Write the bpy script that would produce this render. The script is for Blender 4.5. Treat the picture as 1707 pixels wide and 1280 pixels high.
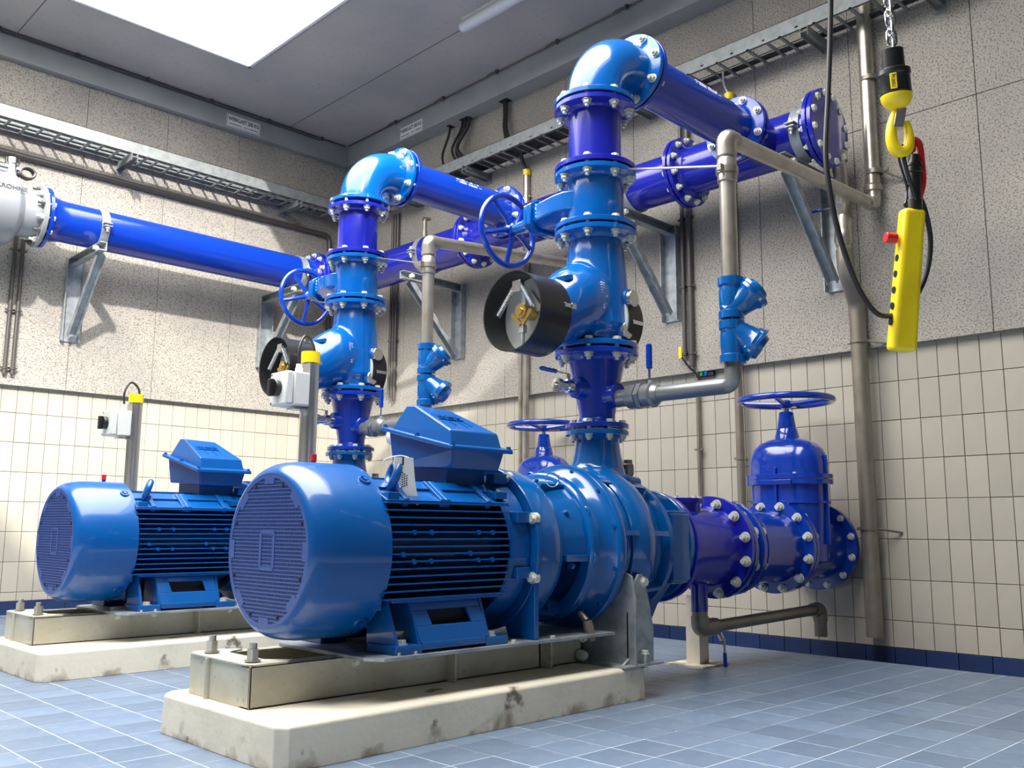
import bpy, math, random
from mathutils import Vector, Matrix
random.seed(7)
PI = math.pi
sc = bpy.context.scene
for o in list(bpy.data.objects): bpy.data.objects.remove(o)
COL = sc.collection
V = Vector

# ------------------------------------------------------------------ camera
F_PX, YAW, PITCH, ROLL, CAM_H = 1544.56, math.radians(45.6609), math.radians(8.796), math.radians(0.3249), 0.6551
cd = bpy.data.cameras.new('camera'); cam = bpy.data.objects.new('camera', cd); COL.objects.link(cam)
cd.sensor_width = 36.0; cd.lens = F_PX / 1707.0 * 36.0; cd.clip_start = 0.02; cd.clip_end = 200
fw = V((math.cos(YAW)*math.cos(PITCH), math.sin(YAW)*math.cos(PITCH), math.sin(PITCH)))
rt = V((math.sin(YAW), -math.cos(YAW), 0)); up = rt.cross(fw)
r2 = math.cos(ROLL)*rt + math.sin(ROLL)*up; u2 = -math.sin(ROLL)*rt + math.cos(ROLL)*up
m = Matrix((r2, u2, -fw)).transposed().to_4x4(); m.translation = V((0, 0, CAM_H)); cam.matrix_world = m
sc.camera = cam

# ------------------------------------------------------------------ light
sc.view_settings.view_transform = 'Standard'; sc.view_settings.look = 'None'
sc.view_settings.gamma = 1.0; sc.view_settings.use_curve_mapping = False
sc.view_settings.exposure = 0.05
w = bpy.data.worlds.new('sky'); sc.world = w; w.use_nodes = True
nt = w.node_tree; bg = nt.nodes['Background']
bg.inputs[1].default_value = 15.0
tcw = nt.nodes.new('ShaderNodeTexCoord'); spw = nt.nodes.new('ShaderNodeSeparateXYZ'); nt.links.new(tcw.outputs['Generated'], spw.inputs[0])
mrw = nt.nodes.new('ShaderNodeMapRange'); nt.links.new(spw.outputs['Z'], mrw.inputs[0]); mrw.inputs[3].default_value = 0.28; mrw.inputs[4].default_value = 1.0   # overcast sky: zenith three times the horizon
vmw = nt.nodes.new('ShaderNodeVectorMath'); vmw.operation = 'SCALE'; vmw.inputs[0].default_value = (1.0, 0.975, 0.94); nt.links.new(mrw.outputs[0], vmw.inputs['Scale']); nt.links.new(vmw.outputs[0], bg.inputs[0])
SUN_DIR = V((0.54, 1.0, -0.72)).normalized()
sd = bpy.data.lights.new('sun', 'SUN'); sd.energy = 6.0; sd.angle = math.radians(1.6); sd.color = (1.0, 0.95, 0.88)
so = bpy.data.objects.new('sun', sd); COL.objects.link(so); so.rotation_euler = SUN_DIR.to_track_quat('-Z', 'Y').to_euler()
SKX0, SKX1, SKY0, SKY1, ZC = -0.9, 3.13, 1.1, 6.03, 4.055
pd = bpy.data.lights.new('sky_portal', 'AREA'); pd.shape = 'RECTANGLE'; pd.size = SKX1-SKX0; pd.size_y = SKY1-SKY0
pd.energy = 1; pd.cycles.is_portal = True
po = bpy.data.objects.new('sky_portal', pd); COL.objects.link(po); po.location = ((SKX0+SKX1)/2, (SKY0+SKY1)/2, ZC+0.43)

# ------------------------------------------------------------------ materials
def mat(name, col, rough=0.5, metal=0.0, coat=0.0, noise=None, bump=0.0, bscale=60.0, spec=0.5, rnd=0.0, emit=None, croug=0.05):
    """noise=(scale, colour2, low, high): blends to colour2 where a noise field lies between low and high"""
    mt = bpy.data.materials.new(name); mt.use_nodes = True; n = mt.node_tree.nodes; l = mt.node_tree.links
    b = n['Principled BSDF']
    b.inputs['Base Color'].default_value = (*col, 1); b.inputs['Roughness'].default_value = rough
    b.inputs['Metallic'].default_value = metal; b.inputs['Coat Weight'].default_value = coat; b.inputs['Coat Roughness'].default_value = croug
    b.inputs['Specular IOR Level'].default_value = spec
    tc = n.new('ShaderNodeTexCoord'); cur = None
    if noise:
        for sc_, c2, lo, hi in (noise if isinstance(noise, list) else [noise]):
            nz = n.new('ShaderNodeTexNoise'); nz.inputs['Scale'].default_value = sc_; nz.inputs['Detail'].default_value = 6
            l.new(tc.outputs['Object'], nz.inputs['Vector'])
            mr = n.new('ShaderNodeMapRange'); mr.inputs[1].default_value = lo; mr.inputs[2].default_value = hi
            l.new(nz.outputs['Fac'], mr.inputs[0])
            mx = n.new('ShaderNodeMix'); mx.data_type = 'RGBA'; l.new(mr.outputs[0], mx.inputs[0])
            if cur is None: mx.inputs[6].default_value = (*col, 1)
            else: l.new(cur, mx.inputs[6])
            mx.inputs[7].default_value = (*c2, 1); cur = mx.outputs[2]
    if rnd:
        oi = n.new('ShaderNodeObjectInfo'); mr = n.new('ShaderNodeMapRange'); mr.inputs[3].default_value = 1-rnd; mr.inputs[4].default_value = 1.0
        l.new(oi.outputs['Random'], mr.inputs[0])
        vm = n.new('ShaderNodeVectorMath'); vm.operation = 'SCALE'
        if cur is None: vm.inputs[0].default_value = col
        else: l.new(cur, vm.inputs[0])
        l.new(mr.outputs[0], vm.inputs['Scale']); cur = vm.outputs[0]
    if cur is not None: l.new(cur, b.inputs['Base Color'])
    if bump:
        nz = n.new('ShaderNodeTexNoise'); nz.inputs['Scale'].default_value = bscale; nz.inputs['Detail'].default_value = 4
        l.new(tc.outputs['Object'], nz.inputs['Vector'])
        bp = n.new('ShaderNodeBump'); bp.inputs['Strength'].default_value = bump; bp.inputs['Distance'].default_value = 0.01
        l.new(nz.outputs['Fac'], bp.inputs['Height']); l.new(bp.outputs[0], b.inputs['Normal'])
    if emit: b.inputs['Emission Color'].default_value = (*emit, 1); b.inputs['Emission Strength'].default_value = 1
    return mt
M = {}
M['motor'] = mat('blue_motor_paint', (0.0, 0.078, 0.30), 0.32, coat=0.5, bump=0.05, bscale=25, spec=0.3)
M['pump'] = mat('blue_pump_enamel', (0.0, 0.088, 0.32), 0.22, coat=0.8, bump=0.07, bscale=18, spec=0.3)
M['valve'] = mat('blue_valve_enamel', (0.0, 0.10, 0.40), 0.2, coat=0.8, bump=0.05, bscale=18, spec=0.3)
M['wheel'] = mat('deep_blue_enamel', (0.002, 0.035, 0.33), 0.2, coat=0.8, spec=0.3)
M['pipe'] = mat('ultramarine_pipe_paint', (0.008, 0.014, 0.33), 0.25, coat=0.6, bump=0.05, bscale=12, spec=0.3)
M['pipeb'] = mat('cobalt_pipe_paint', (0.002, 0.032, 0.34), 0.25, coat=0.6, bump=0.04, bscale=12, spec=0.3)
M['grille'] = mat('grey_blue_grille_paint', (0.035, 0.075, 0.26), 0.4)
M['dark'] = mat('shade_and_dark_parts', (0.01, 0.012, 0.02), 0.8)  # near-black painted in for shade inside hollows; also colours small dark parts
M['black'] = mat('black_plastic', (0.012, 0.012, 0.014), 0.35, coat=0.2)
M['rubber'] = mat('black_cable', (0.018, 0.018, 0.02), 0.45)
M['bolt'] = mat('zinc_bolt', (0.74, 0.76, 0.68), 0.38, metal=0.35, noise=(40, (0.52, 0.54, 0.46), 0.45, 0.65))
M['galv'] = mat('galvanised_steel', (0.42, 0.46, 0.48), 0.45, metal=0.55, noise=(18, (0.28, 0.31, 0.33), 0.4, 0.65))
M['tray'] = mat('dull_tray_steel', (0.26, 0.28, 0.28), 0.5, metal=0.2, noise=(20, (0.20, 0.22, 0.22), 0.4, 0.65))
M['steel'] = mat('brushed_steel_pipe', (0.50, 0.47, 0.41), 0.3, metal=0.75, noise=(9, (0.36, 0.32, 0.26), 0.4, 0.65))
M['steeld'] = mat('aged_steel_pipe', (0.30, 0.27, 0.22), 0.4, metal=0.55, noise=(9, (0.23, 0.20, 0.16), 0.35, 0.7))
M['stain'] = mat('stainless', (0.60, 0.59, 0.56), 0.25, metal=0.9)
M['chrome'] = mat('bright_steel', (0.75, 0.75, 0.75), 0.15, metal=1.0)
M['white'] = mat('white_fitting', (0.78, 0.78, 0.76), 0.35)
M['lgrey'] = mat('light_grey_plastic', (0.62, 0.64, 0.61), 0.4)
M['dgrey'] = mat('dark_conduit', (0.10, 0.09, 0.085), 0.4, metal=0.3)
M['brass'] = mat('brass', (0.62, 0.42, 0.14), 0.3, metal=0.9)
M['yellow'] = mat('yellow_plastic', (0.92, 0.70, 0.01), 0.35, noise=(7, (0.80, 0.58, 0.01), 0.45, 0.7))
M['red'] = mat('red_plastic', (0.62, 0.02, 0.02), 0.35)
M['flow'] = mat('pale_grey_meter_paint', (0.24, 0.26, 0.28), 0.35, coat=0.3)
M['paper'] = mat('white_label', (0.9, 0.9, 0.86), 0.5)
M['print'] = mat('dark_print', (0.02, 0.02, 0.03), 0.6)
M['wprint'] = mat('pale_print', (0.55, 0.62, 0.9), 0.5)
M['green'] = mat('green_box', (0.0, 0.18, 0.10), 0.4)
M['tile'] = mat('cream_wall_tile', (0.49, 0.455, 0.38), 0.28, rnd=0.09, spec=0.4, noise=(3.0, (0.44, 0.41, 0.345), 0.35, 0.75))
M['grout'] = mat('dark_wall_grout', (0.12, 0.10, 0.08), 0.9)
M['ftile'] = mat('blue_floor_tile', (0.125, 0.18, 0.265), 0.42, rnd=0.25, noise=[(4.5, (0.16, 0.215, 0.30), 0.4, 0.7), (22, (0.22, 0.27, 0.34), 0.58, 0.8)], bump=0.12, bscale=30)
M['fgrout'] = mat('pale_floor_grout', (0.52, 0.60, 0.68), 0.8)
M['skirt'] = mat('navy_skirting_tile', (0.018, 0.038, 0.12), 0.3, rnd=0.25)
M['conc'] = mat('speckled_wall_concrete', (0.43, 0.40, 0.345), 0.85, noise=[(1.7, (0.33, 0.31, 0.28), 0.4, 0.7), (110, (0.17, 0.16, 0.145), 0.50, 0.64)], bump=0.6, bscale=150)
M['ceil'] = mat('ceiling_concrete', (0.44, 0.41, 0.375), 0.8, noise=[(1.2, (0.33, 0.32, 0.31), 0.35, 0.7), (30, (0.30, 0.29, 0.285), 0.6, 0.8)], bump=0.08, bscale=20)
M['beam'] = mat('grey_ledge_paint', (0.32, 0.34, 0.33), 0.6, noise=(3, (0.26, 0.28, 0.275), 0.4, 0.7))
M['plinth'] = mat('cream_painted_concrete', (0.80, 0.74, 0.60), 0.6, noise=[(5, (0.66, 0.62, 0.50), 0.45, 0.7), (9, (0.20, 0.17, 0.13), 0.65, 0.70)], bump=0.15, bscale=30)
M['dull'] = mat('dull_grey_wall', (0.16, 0.155, 0.15), 0.8)  # unseen walls kept this dark to cut the fill light
M['galvd'] = mat('dark_zinc_pipe', (0.25, 0.26, 0.27), 0.35, metal=0.6)
M['frame'] = mat('dusty_grey_frame', (0.52, 0.51, 0.43), 0.55, metal=0.1, noise=[(6, (0.42, 0.39, 0.30), 0.4, 0.7), (60, (0.30, 0.28, 0.24), 0.6, 0.75)])
M['shaft'] = mat('white_skylight_shaft', (0.72, 0.73, 0.74), 0.7)
M['lamp'] = mat('lamp_tube_cover', (0.55, 0.57, 0.58), 0.3)

def plinth_dirt():
    mt = M['plinth']; n = mt.node_tree.nodes; l = mt.node_tree.links; b = n['Principled BSDF']; src = b.inputs['Base Color'].links[0].from_socket
    tc = [k for k in n if k.type == 'TEX_COORD'][0]; sp = n.new('ShaderNodeSeparateXYZ'); l.new(tc.outputs['Object'], sp.inputs[0])
    nz = n.new('ShaderNodeTexNoise'); nz.inputs['Scale'].default_value = 11; nz.inputs['Detail'].default_value = 5; l.new(tc.outputs['Object'], nz.inputs['Vector'])
    ad = n.new('ShaderNodeMath'); ad.operation = 'MULTIPLY_ADD'; l.new(sp.outputs['Z'], ad.inputs[0]); ad.inputs[1].default_value = -3.2; l.new(nz.outputs['Fac'], ad.inputs[2])
    mr = n.new('ShaderNodeMapRange'); mr.inputs[1].default_value = 0.44; mr.inputs[2].default_value = 0.60; mr.inputs[4].default_value = 0.8; l.new(ad.outputs[0], mr.inputs[0])
    mx = n.new('ShaderNodeMix'); mx.data_type = 'RGBA'; l.new(mr.outputs[0], mx.inputs[0]); l.new(src, mx.inputs[6]); mx.inputs[7].default_value = (0.26, 0.20, 0.13, 1); l.new(mx.outputs[2], b.inputs['Base Color'])
plinth_dirt()

# ------------------------------------------------------------------ mesh building
class MB:
    def __init__(s): s.v = []; s.f = []
    def add(s, vs, fs):
        k = len(s.v); s.v += [V(p) for p in vs]; s.f += [tuple(i+k for i in f) for f in fs]; return s
    def box(s, x0, x1, y0, y1, z0, z1):
        return s.add([(x0,y0,z0),(x1,y0,z0),(x1,y1,z0),(x0,y1,z0),(x0,y0,z1),(x1,y0,z1),(x1,y1,z1),(x0,y1,z1)],
                     [(0,3,2,1),(4,5,6,7),(0,1,5,4),(1,2,6,5),(2,3,7,6),(3,0,4,7)])
    def obox(s, c, ax, ay, az):          # centre and three half-axis vectors
        c, ax, ay, az = V(c), V(ax), V(ay), V(az)
        return s.add([c-ax-ay-az, c+ax-ay-az, c+ax+ay-az, c-ax+ay-az, c-ax-ay+az, c+ax-ay+az, c+ax+ay+az, c-ax+ay+az],
                     [(0,3,2,1),(4,5,6,7),(0,1,5,4),(1,2,6,5),(2,3,7,6),(3,0,4,7)])
    def bar(s, p, q, w, h, upv=(0,0,1)):
        p, q = V(p), V(q); d = (q-p); L = d.length; d.normalize(); u = V(upv); a = d.cross(u)
        if a.length < 1e-5: a = d.cross(V((1,0,0)))
        a.normalize(); b = a.cross(d).normalized()
        return s.obox((p+q)/2, d*L/2, a*w/2, b*h/2)
    def prism(s, poly, o, u, v, wv):     # polygon in plane (o,u,v), extruded by vector wv
        o, u, v, wv = V(o), V(u), V(v), V(wv); n = len(poly)
        a = [o+u*x+v*y for x, y in poly]; b = [p+wv for p in a]
        fs = [tuple(range(n-1,-1,-1)), tuple(range(n,2*n))] + [(i,(i+1)%n,(i+1)%n+n,i+n) for i in range(n)]
        return s.add(a+b, fs)
    def lathe(s, o, ax, prof, n=32, a0=0.0, ell=None):  # prof: list of (t, r); closed at ends when r > 0
        o, ax = V(o), V(ax).normalized()
        e1 = ax.cross(V((0,0,1)));  e1 = ax.cross(V((0,1,0))) if e1.length < 1e-4 else e1
        e1.normalize(); e2 = ax.cross(e1)
        if ell: e1, e2 = e1*ell[0], e2*ell[1]
        vs = []; fs = []
        for t, r in prof:
            for i in range(n):
                a = a0+2*PI*i/n; vs.append(o+ax*t+(e1*math.cos(a)+e2*math.sin(a))*max(r, 1e-5))
        for j in range(len(prof)-1):
            for i in range(n):
                k = (i+1) % n; fs.append((j*n+i, j*n+k, (j+1)*n+k, (j+1)*n+i))
        fs.append(tuple(range(n-1,-1,-1))); fs.append(tuple((len(prof)-1)*n+i for i in range(n)))
        return s.add(vs, fs)
    def ring(s, o, ax, prof, n=32):      # closed profile loop revolved (hollow body)
        o, ax = V(o), V(ax).normalized()
        e1 = ax.cross(V((0,0,1)));  e1 = ax.cross(V((0,1,0))) if e1.length < 1e-4 else e1
        e1.normalize(); e2 = ax.cross(e1); m_ = len(prof); vs = []; fs = []
        for t, r in prof:
            for i in range(n):
                a = 2*PI*i/n; vs.append(o+ax*t+(e1*math.cos(a)+e2*math.sin(a))*r)
        for j in range(m_):
            j2 = (j+1) % m_
            for i in range(n):
                k = (i+1) % n; fs.append((j*n+i, j*n+k, j2*n+k, j2*n+i))
        return s.add(vs, fs)
    def cyl(s, p, q, r, r1=None, n=24, a0=0.0):
        p, q = V(p), V(q); return s.lathe(p, q-p, [(0, r), ((q-p).length, r if r1 is None else r1)], n, a0)
    def tube(s, pts, r, n=12, closed=False):
        pts = [V(p) for p in pts]; N = len(pts); rs = r if isinstance(r, (list, tuple)) else [r]*N
        vs = []; fs = []; prev = None
        for i, p in enumerate(pts):
            a = pts[i-1] if (i > 0 or closed) else p; b = pts[(i+1) % N] if (i < N-1 or closed) else p
            t = (b-a).normalized()
            if prev is None:
                e = t.cross(V((0,0,1)));  e = t.cross(V((1,0,0))) if e.length < 1e-3 else e
            else: e = prev - t*prev.dot(t)
            e.normalize(); prev = e; g = t.cross(e)
            for k in range(n): an = 2*PI*k/n; vs.append(p+(e*math.cos(an)+g*math.sin(an))*rs[i])
        for i in range(N if closed else N-1):
            i2 = (i+1) % N
            for k in range(n): k2 = (k+1) % n; fs.append((i*n+k, i2*n+k, i2*n+k2, i*n+k2))
        if not closed: fs.append(tuple(range(n))); fs.append(tuple((N-1)*n+k for k in range(n-1,-1,-1)))
        return s.add(vs, fs)
    def sph(s, c, r, n=16, sz=1.0):
        return s.lathe(V(c), (0,0,1), [(-r*sz*math.cos(PI*i/n), r*math.sin(PI*i/n)) for i in range(n+1)], n*2)

def arc(c, u, v, r, a0, a1, n=10):
    c, u, v = V(c), V(u), V(v); return [c+(u*math.cos(a0+(a1-a0)*i/n)+v*math.sin(a0+(a1-a0)*i/n))*r for i in range(n+1)]
def rounded(pts, rad, n=6):              # polyline with rounded corners
    pts = [V(p) for p in pts]; out = [pts[0]]
    for i in range(1, len(pts)-1):
        a, b, c = pts[i-1], pts[i], pts[i+1]; d1 = (a-b).normalized(); d2 = (c-b).normalized()
        r = min(rad, (a-b).length*.49, (c-b).length*.49); p, q = b+d1*r, b+d2*r
        for k in range(n+1): t = k/n; out.append(p*(1-t)**2 + b*2*t*(1-t) + q*t*t)
    out.append(pts[-1]); return out
def bez(pts, n=24):                      # Catmull-Rom through points
    P = [V(p) for p in pts]; P = [P[0]*2-P[1]] + P + [P[-1]*2-P[-2]]; out = []
    for i in range(1, len(P)-2):
        for k in range(n): t = k/n; a,b,c,d = P[i-1:i+3]; out.append(.5*((2*b)+(c-a)*t+(2*a-5*b+4*c-d)*t*t+(3*b-a-3*c+d)*t**3))
    out.append(P[-2]); return out

ORG = {}
def meshof(name, mb, mtl, off=V((0,0,0)), smooth=True, ang=35):
    me = bpy.data.meshes.new(name); me.from_pydata([tuple(p-off) for p in mb.v], [], mb.f)
    me.validate(); me.update()
    me.materials.append(mtl if not isinstance(mtl, str) else M[mtl])
    if smooth:
        me.polygons.foreach_set('use_smooth', [True]*len(me.polygons)); me.set_sharp_from_angle(angle=math.radians(ang))
    return me
def finish(me):
    import bmesh
    b = bmesh.new(); b.from_mesh(me); bmesh.ops.recalc_face_normals(b, faces=b.faces); b.to_mesh(me); b.free()
def bev(o, wd, seg=2):
    md = o.modifiers.new('bevel', 'BEVEL'); md.width = wd; md.segments = seg; md.limit_method = 'ANGLE'; md.angle_limit = math.radians(40)
def melt(o, vox=.008, it=10):
    md = o.modifiers.new('remesh', 'REMESH'); md.mode = 'VOXEL'; md.voxel_size = vox; md.use_smooth_shade = True
    md = o.modifiers.new('smooth', 'SMOOTH'); md.factor = .5; md.iterations = it
def tag(o, label, cat, group=None, kind=None):
    if label: o['label'] = label
    if cat: o['category'] = cat
    if group: o['group'] = group
    if kind: o['kind'] = kind
    return o
def thing(name, loc, label, cat, group=None):
    o = bpy.data.objects.new(name, None); COL.objects.link(o); o.location = loc; o.empty_display_size = 0.05
    ORG[o] = V(loc); return tag(o, label, cat, group)
def part(par, name, mb, mtl, bevel=0, smooth=True, label=None, ang=35):
    off = ORG[par]; me = meshof(name, mb, mtl, off, smooth, ang); finish(me)
    o = bpy.data.objects.new(name, me); COL.objects.link(o); o.parent = par; ORG[o] = off
    if bevel: bev(o, bevel)
    if label: o['label'] = label
    return o
def single(name, mb, mtl, label, cat, group=None, bevel=0, loc=None, kind=None, smooth=True):
    loc = V(loc) if loc is not None else sum(mb.v, V((0,0,0)))/len(mb.v)
    me = meshof(name, mb, mtl, loc, smooth); finish(me)
    o = bpy.data.objects.new(name, me); COL.objects.link(o); o.location = loc; ORG[o] = loc
    if bevel: bev(o, bevel)
    return tag(o, label, cat, group, kind)
def struct(name, mb, mtl, par=None, smooth=False):
    me = meshof(name, mb, mtl, V((0,0,0)), smooth); finish(me)
    o = bpy.data.objects.new(name, me); COL.objects.link(o); ORG[o] = V((0,0,0))
    if par: o.parent = par
    else: o['kind'] = 'structure'
    return o
def inst(par, name, me, loc, rot=None):  # shared mesh piece placed in world coordinates under par
    o = bpy.data.objects.new(name, me); COL.objects.link(o); o.parent = par; o.location = V(loc)-ORG[par]
    if rot is not None: o.rotation_mode = 'QUATERNION'; o.rotation_quaternion = rot
    ORG[o] = V(loc); return o
def copy_tree(o, par=None):
    c = o.copy(); COL.objects.link(c)
    if par: c.parent = par
    for ch in list(o.children): copy_tree(ch, c)
    return c
def dup(root, dv, label):
    c = copy_tree(root); c.location = root.location + V(dv); c['label'] = label; return c

# shared bolt meshes, axis +Z, origin between the two flanges
def hexmb(mb, z0, z1, r): return mb.cyl((0,0,z0), (0,0,z1), r, n=6)
def boltmesh(name, grip, hr=0.017, sh=0.010, tail=0.028):
    mb = MB(); hexmb(mb, grip/2, grip/2+0.013, hr); mb.cyl((0,0,grip/2+0.0005), (0,0,grip/2+0.002), hr*1.25, n=16)
    hexmb(mb, -grip/2-0.016, -grip/2, hr); mb.cyl((0,0,-grip/2-tail), (0,0,grip/2), sh, n=10); mb.cyl((0,0,-grip/2-0.002), (0,0,-grip/2), hr*1.25, n=16)
    me = meshof(name, mb, 'bolt', ang=30); finish(me); return me
BOLT = boltmesh('flange_bolt', 0.052, 0.0165, 0.009)
BOLTL = boltmesh('flange_bolt_large', 0.062, 0.019, 0.011, 0.034)
BOLTS = boltmesh('flange_bolt_small', 0.046, 0.0135, 0.008, 0.024)
hb = MB(); hexmb(hb, 0, 0.012, 0.015); hb.cyl((0,0,-.02), (0,0,0.001), 0.0195, n=16); HEAD = meshof('bolt_head', hb, 'bolt', ang=30); finish(HEAD)
hb = MB(); hexmb(hb, 0, 0.009, 0.009); hb.cyl((0,0,-.01), (0,0,0.001), 0.012, n=12); HEADS = meshof('bolt_head_small', hb, 'bolt', ang=30); finish(HEADS)
hb = MB(); hexmb(hb, 0, 0.008, 0.008); hb.cyl((0,0,-.01), (0,0,0.0005), 0.0105, n=12); HEADB = meshof('bolt_head_painted', hb, 'motor', ang=30); finish(HEADB)
def bolt_circle(par, c, ax, R, n, me, phase=0.0, name='bolt', flip=1, keep=None):
    ax = V(ax).normalized(); q = (ax*flip).to_track_quat('Z', 'Y')
    e1 = ax.cross(V((0,0,1)));  e1 = V((1,0,0)) if e1.length < 1e-4 else e1.normalized(); e2 = ax.cross(e1)
    for i in range(n):
        a = phase+2*PI*i/n; p = V(c)+(e1*math.cos(a)+e2*math.sin(a))*R
        if keep is None or keep(p): inst(par, name, me, p, q)
FT = 0.022   # flange thickness
def flange(mb, c, ax, side, R, r, t=FT, hub=0.03, n=48):
    """flange disc whose face is 3 mm from c on the given side, with a hub that tapers to radius r"""
    a = V(ax).normalized()*side
    mb.lathe(V(c)+a*0.003, a, [(0, r), (0, R*0.72), (0.002, R*0.72), (0.002, R-0.002), (0.004, R), (t-0.002, R), (t, R-0.002), (t, r+0.022), (t+hub*.5, r+0.006), (t+hub, r)], n)
    return mb

# ================================================================== ROOM
XW, YW, ZF = 4.685, 6.856, 0.0595
X0, Y0R = -3.0, -3.2                 # unseen walls of the room
ftop, fthick = ZF, 0.012
b = MB(); b.box(X0, 4.25, Y0R, YW, -0.12, ftop-0.0006)
floor = struct('floor', b, 'fgrout')
b = MB(); b.prism([(4.25, ftop-0.001), (XW+.1, -0.014), (XW+.1, -0.12), (4.25, -0.12)], (0, Y0R, 0), (1,0,0), (0,0,1), (0, YW-Y0R, 0)); struct('gutter', b, 'skirt', floor)
b = MB(); b.box(X0-.3, 4.9, Y0R-.3, YW+.3, -0.3, -0.12); struct('slab', b, 'ceil', floor)
# floor tiles: 150 mm grid, recessed pale joints
g = 0.0036; tw = 0.15026
b = MB(); b.add([(-tw/2+g/2,-tw/2+g/2,0),(tw/2-g/2,-tw/2+g/2,0),(tw/2-g/2,tw/2-g/2,0),(-tw/2+g/2,tw/2-g/2,0)], [(0,1,2,3)])
b = MB(); b.box(-tw/2+g/2, tw/2-g/2, -tw/2+g/2, tw/2-g/2, -0.010, 0); TILEF = meshof('floor_tile', b, 'ftile', smooth=False)
cells = []
for i in range(-3, 24):
    for j in range(-2, 46):
        x = 1.16+tw*(i-2)+tw/2; y = 1.8645-tw*12+tw*j+tw/2
        if x+tw/2 < 4.25 and y+tw/2 < YW:
            d = x*0.7+y*0.715; lat = x*0.715-y*0.7
            if d > 0.6 and abs(lat) < d*0.62+0.25: cells.append((d, x, y))
cells.sort(); vis = [c for c in cells if not (1.3 < c[1] < 2.95 and 2.15 < c[2] < 2.67) and not (1.35 < c[1] < 2.95 and 3.95 < c[2] < 4.5) and c[0] > 1.45]
near = vis[:300]; ns = set(near)
for d, x, y in near: inst(floor, 'floor_tile', TILEF, (x, y, ftop+random.uniform(-.0003, .0003)))
b = MB()
for c in cells:
    if c not in ns: b.box(c[1]-tw/2+g/2, c[1]+tw/2-g/2, c[2]-tw/2+g/2, c[2]+tw/2-g/2, ftop-0.01, ftop)
for j in range(-2, 46):
    y = 1.8645-tw*12+tw*j+tw/2
    if 0.3 < y < YW-.1: b.box(1.16+tw*20+g/2, 4.25, y-tw/2+g/2, y+tw/2-g/2, ftop-.01, ftop)
o = struct('floor_tiling', b, 'ftile', floor); o['kind'] = 'stuff'

# walls: grout bed behind, tiles to 1.60 m, concrete panels above
def tiled_wall(nm, plane, coords, rows, limit_key, par):
    pass
wr = struct('wall_right', MB().box(XW+0.008, XW+0.25, Y0R, YW+.3, -0.1, ZC+.3), 'grout')
wl = struct('wall_left', MB().box(X0, XW+.008, YW+0.008, YW+0.25, -0.1, ZC+.3), 'grout')
struct('wall_back', MB().box(X0-.2, X0, Y0R-.2, YW+.25, -0.1, ZC+.3), 'dull')
struct('wall_front', MB().box(X0, XW+.25, Y0R-.2, Y0R, -0.1, ZC+.3), 'dull')
gg = 0.003
def tilemesh(nm, w_, h_, mt, axis):
    b = MB(); e = 0.0012; a, c = w_/2-gg/2, h_/2-gg/2; t = 0.008
    # front face at local -normal; small chamfer
    def P(u, v, d): return (d, u, v) if axis == 'x' else (u, d, v)
    vs = [P(-a,-c,t),P(a,-c,t),P(a,c,t),P(-a,c,t),P(-a,-c,e),P(a,-c,e),P(a,c,e),P(-a,c,e),P(-a+e,-c+e,0),P(a-e,-c+e,0),P(a-e,c-e,0),P(-a+e,c-e,0)]
    fs = [(0,1,5,4),(1,2,6,5),(2,3,7,6),(3,0,4,7),(4,5,9,8),(5,6,10,9),(6,7,11,10),(7,4,8,11),(8,9,10,11)]
    b.add(vs, fs); me = meshof(nm, b, mt, smooth=False); finish(me); return me, vs, fs
rowsz = [(1.408, 1.608)] + [(1.408-.2*(i+1), 1.408-.2*i) for i in range(6)]       # full rows; the first runs up behind the concrete
def wall_tiles(wall, axis, plane, starts, zlow, nlimit, keyf):
    items = []
    for s0 in starts:
        for z0, z1 in rowsz: items.append((keyf(s0), s0, z0, z1))
        items.append((keyf(s0), s0, zlow, 0.208))
    items.sort(); cache = {}
    rest = MB()
    for k, (kk, s0, z0, z1) in enumerate(items):
        hh = round(z1-z0, 4)
        if hh not in cache: cache[hh] = tilemesh('wall_tile', 0.1, hh, 'tile', axis)
        me, vs, fs = cache[hh]; c = (plane, s0+.05, (z0+z1)/2) if axis == 'x' else (s0+.05, plane, (z0+z1)/2)
        if k < nlimit: inst(wall, 'wall_tile', me, V(c)+V((random.uniform(-.0004,.0004),)*3))
        else: rest.add([V(v)+V(c) for v in vs], fs)
    if rest.v: o = struct('wall_tiling', rest, 'tile', wall); o['kind'] = 'stuff'
ysr = [1.966-.1*14+.1*j for j in range(64)]; ysr = [y for y in ysr if 1.05 < y < YW-.02]
wall_tiles(wr, 'x', XW, ysr, 0.077, 300, lambda y: abs(y-1.2))
xsl = [1.9694-.1*8+.1*j for j in range(40)]; xsl = [x for x in xsl if x+.1 < XW+.03]
wall_tiles(wl, 'y', YW, xsl, 0.150, 298, lambda x: x)
# skirting tiles
sk, _, _ = tilemesh('skirting_tile', 0.1515, 0.092, 'skirt', 'x')
for j in range(38):
    y = 1.075+.1515*j
    if y+.07 < YW: inst(wr, 'skirting_tile', sk, (XW-0.004, y, 0.077-.046))
sk2, _, _ = tilemesh('skirting_tile', 0.1515, 0.100, 'skirt', 'y')
for j in range(23):
    x = 1.25+.1515*j
    if x+.07 < XW: inst(wl, 'skirting_tile', sk2, (x, YW-0.004, 0.150-.05))
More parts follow.
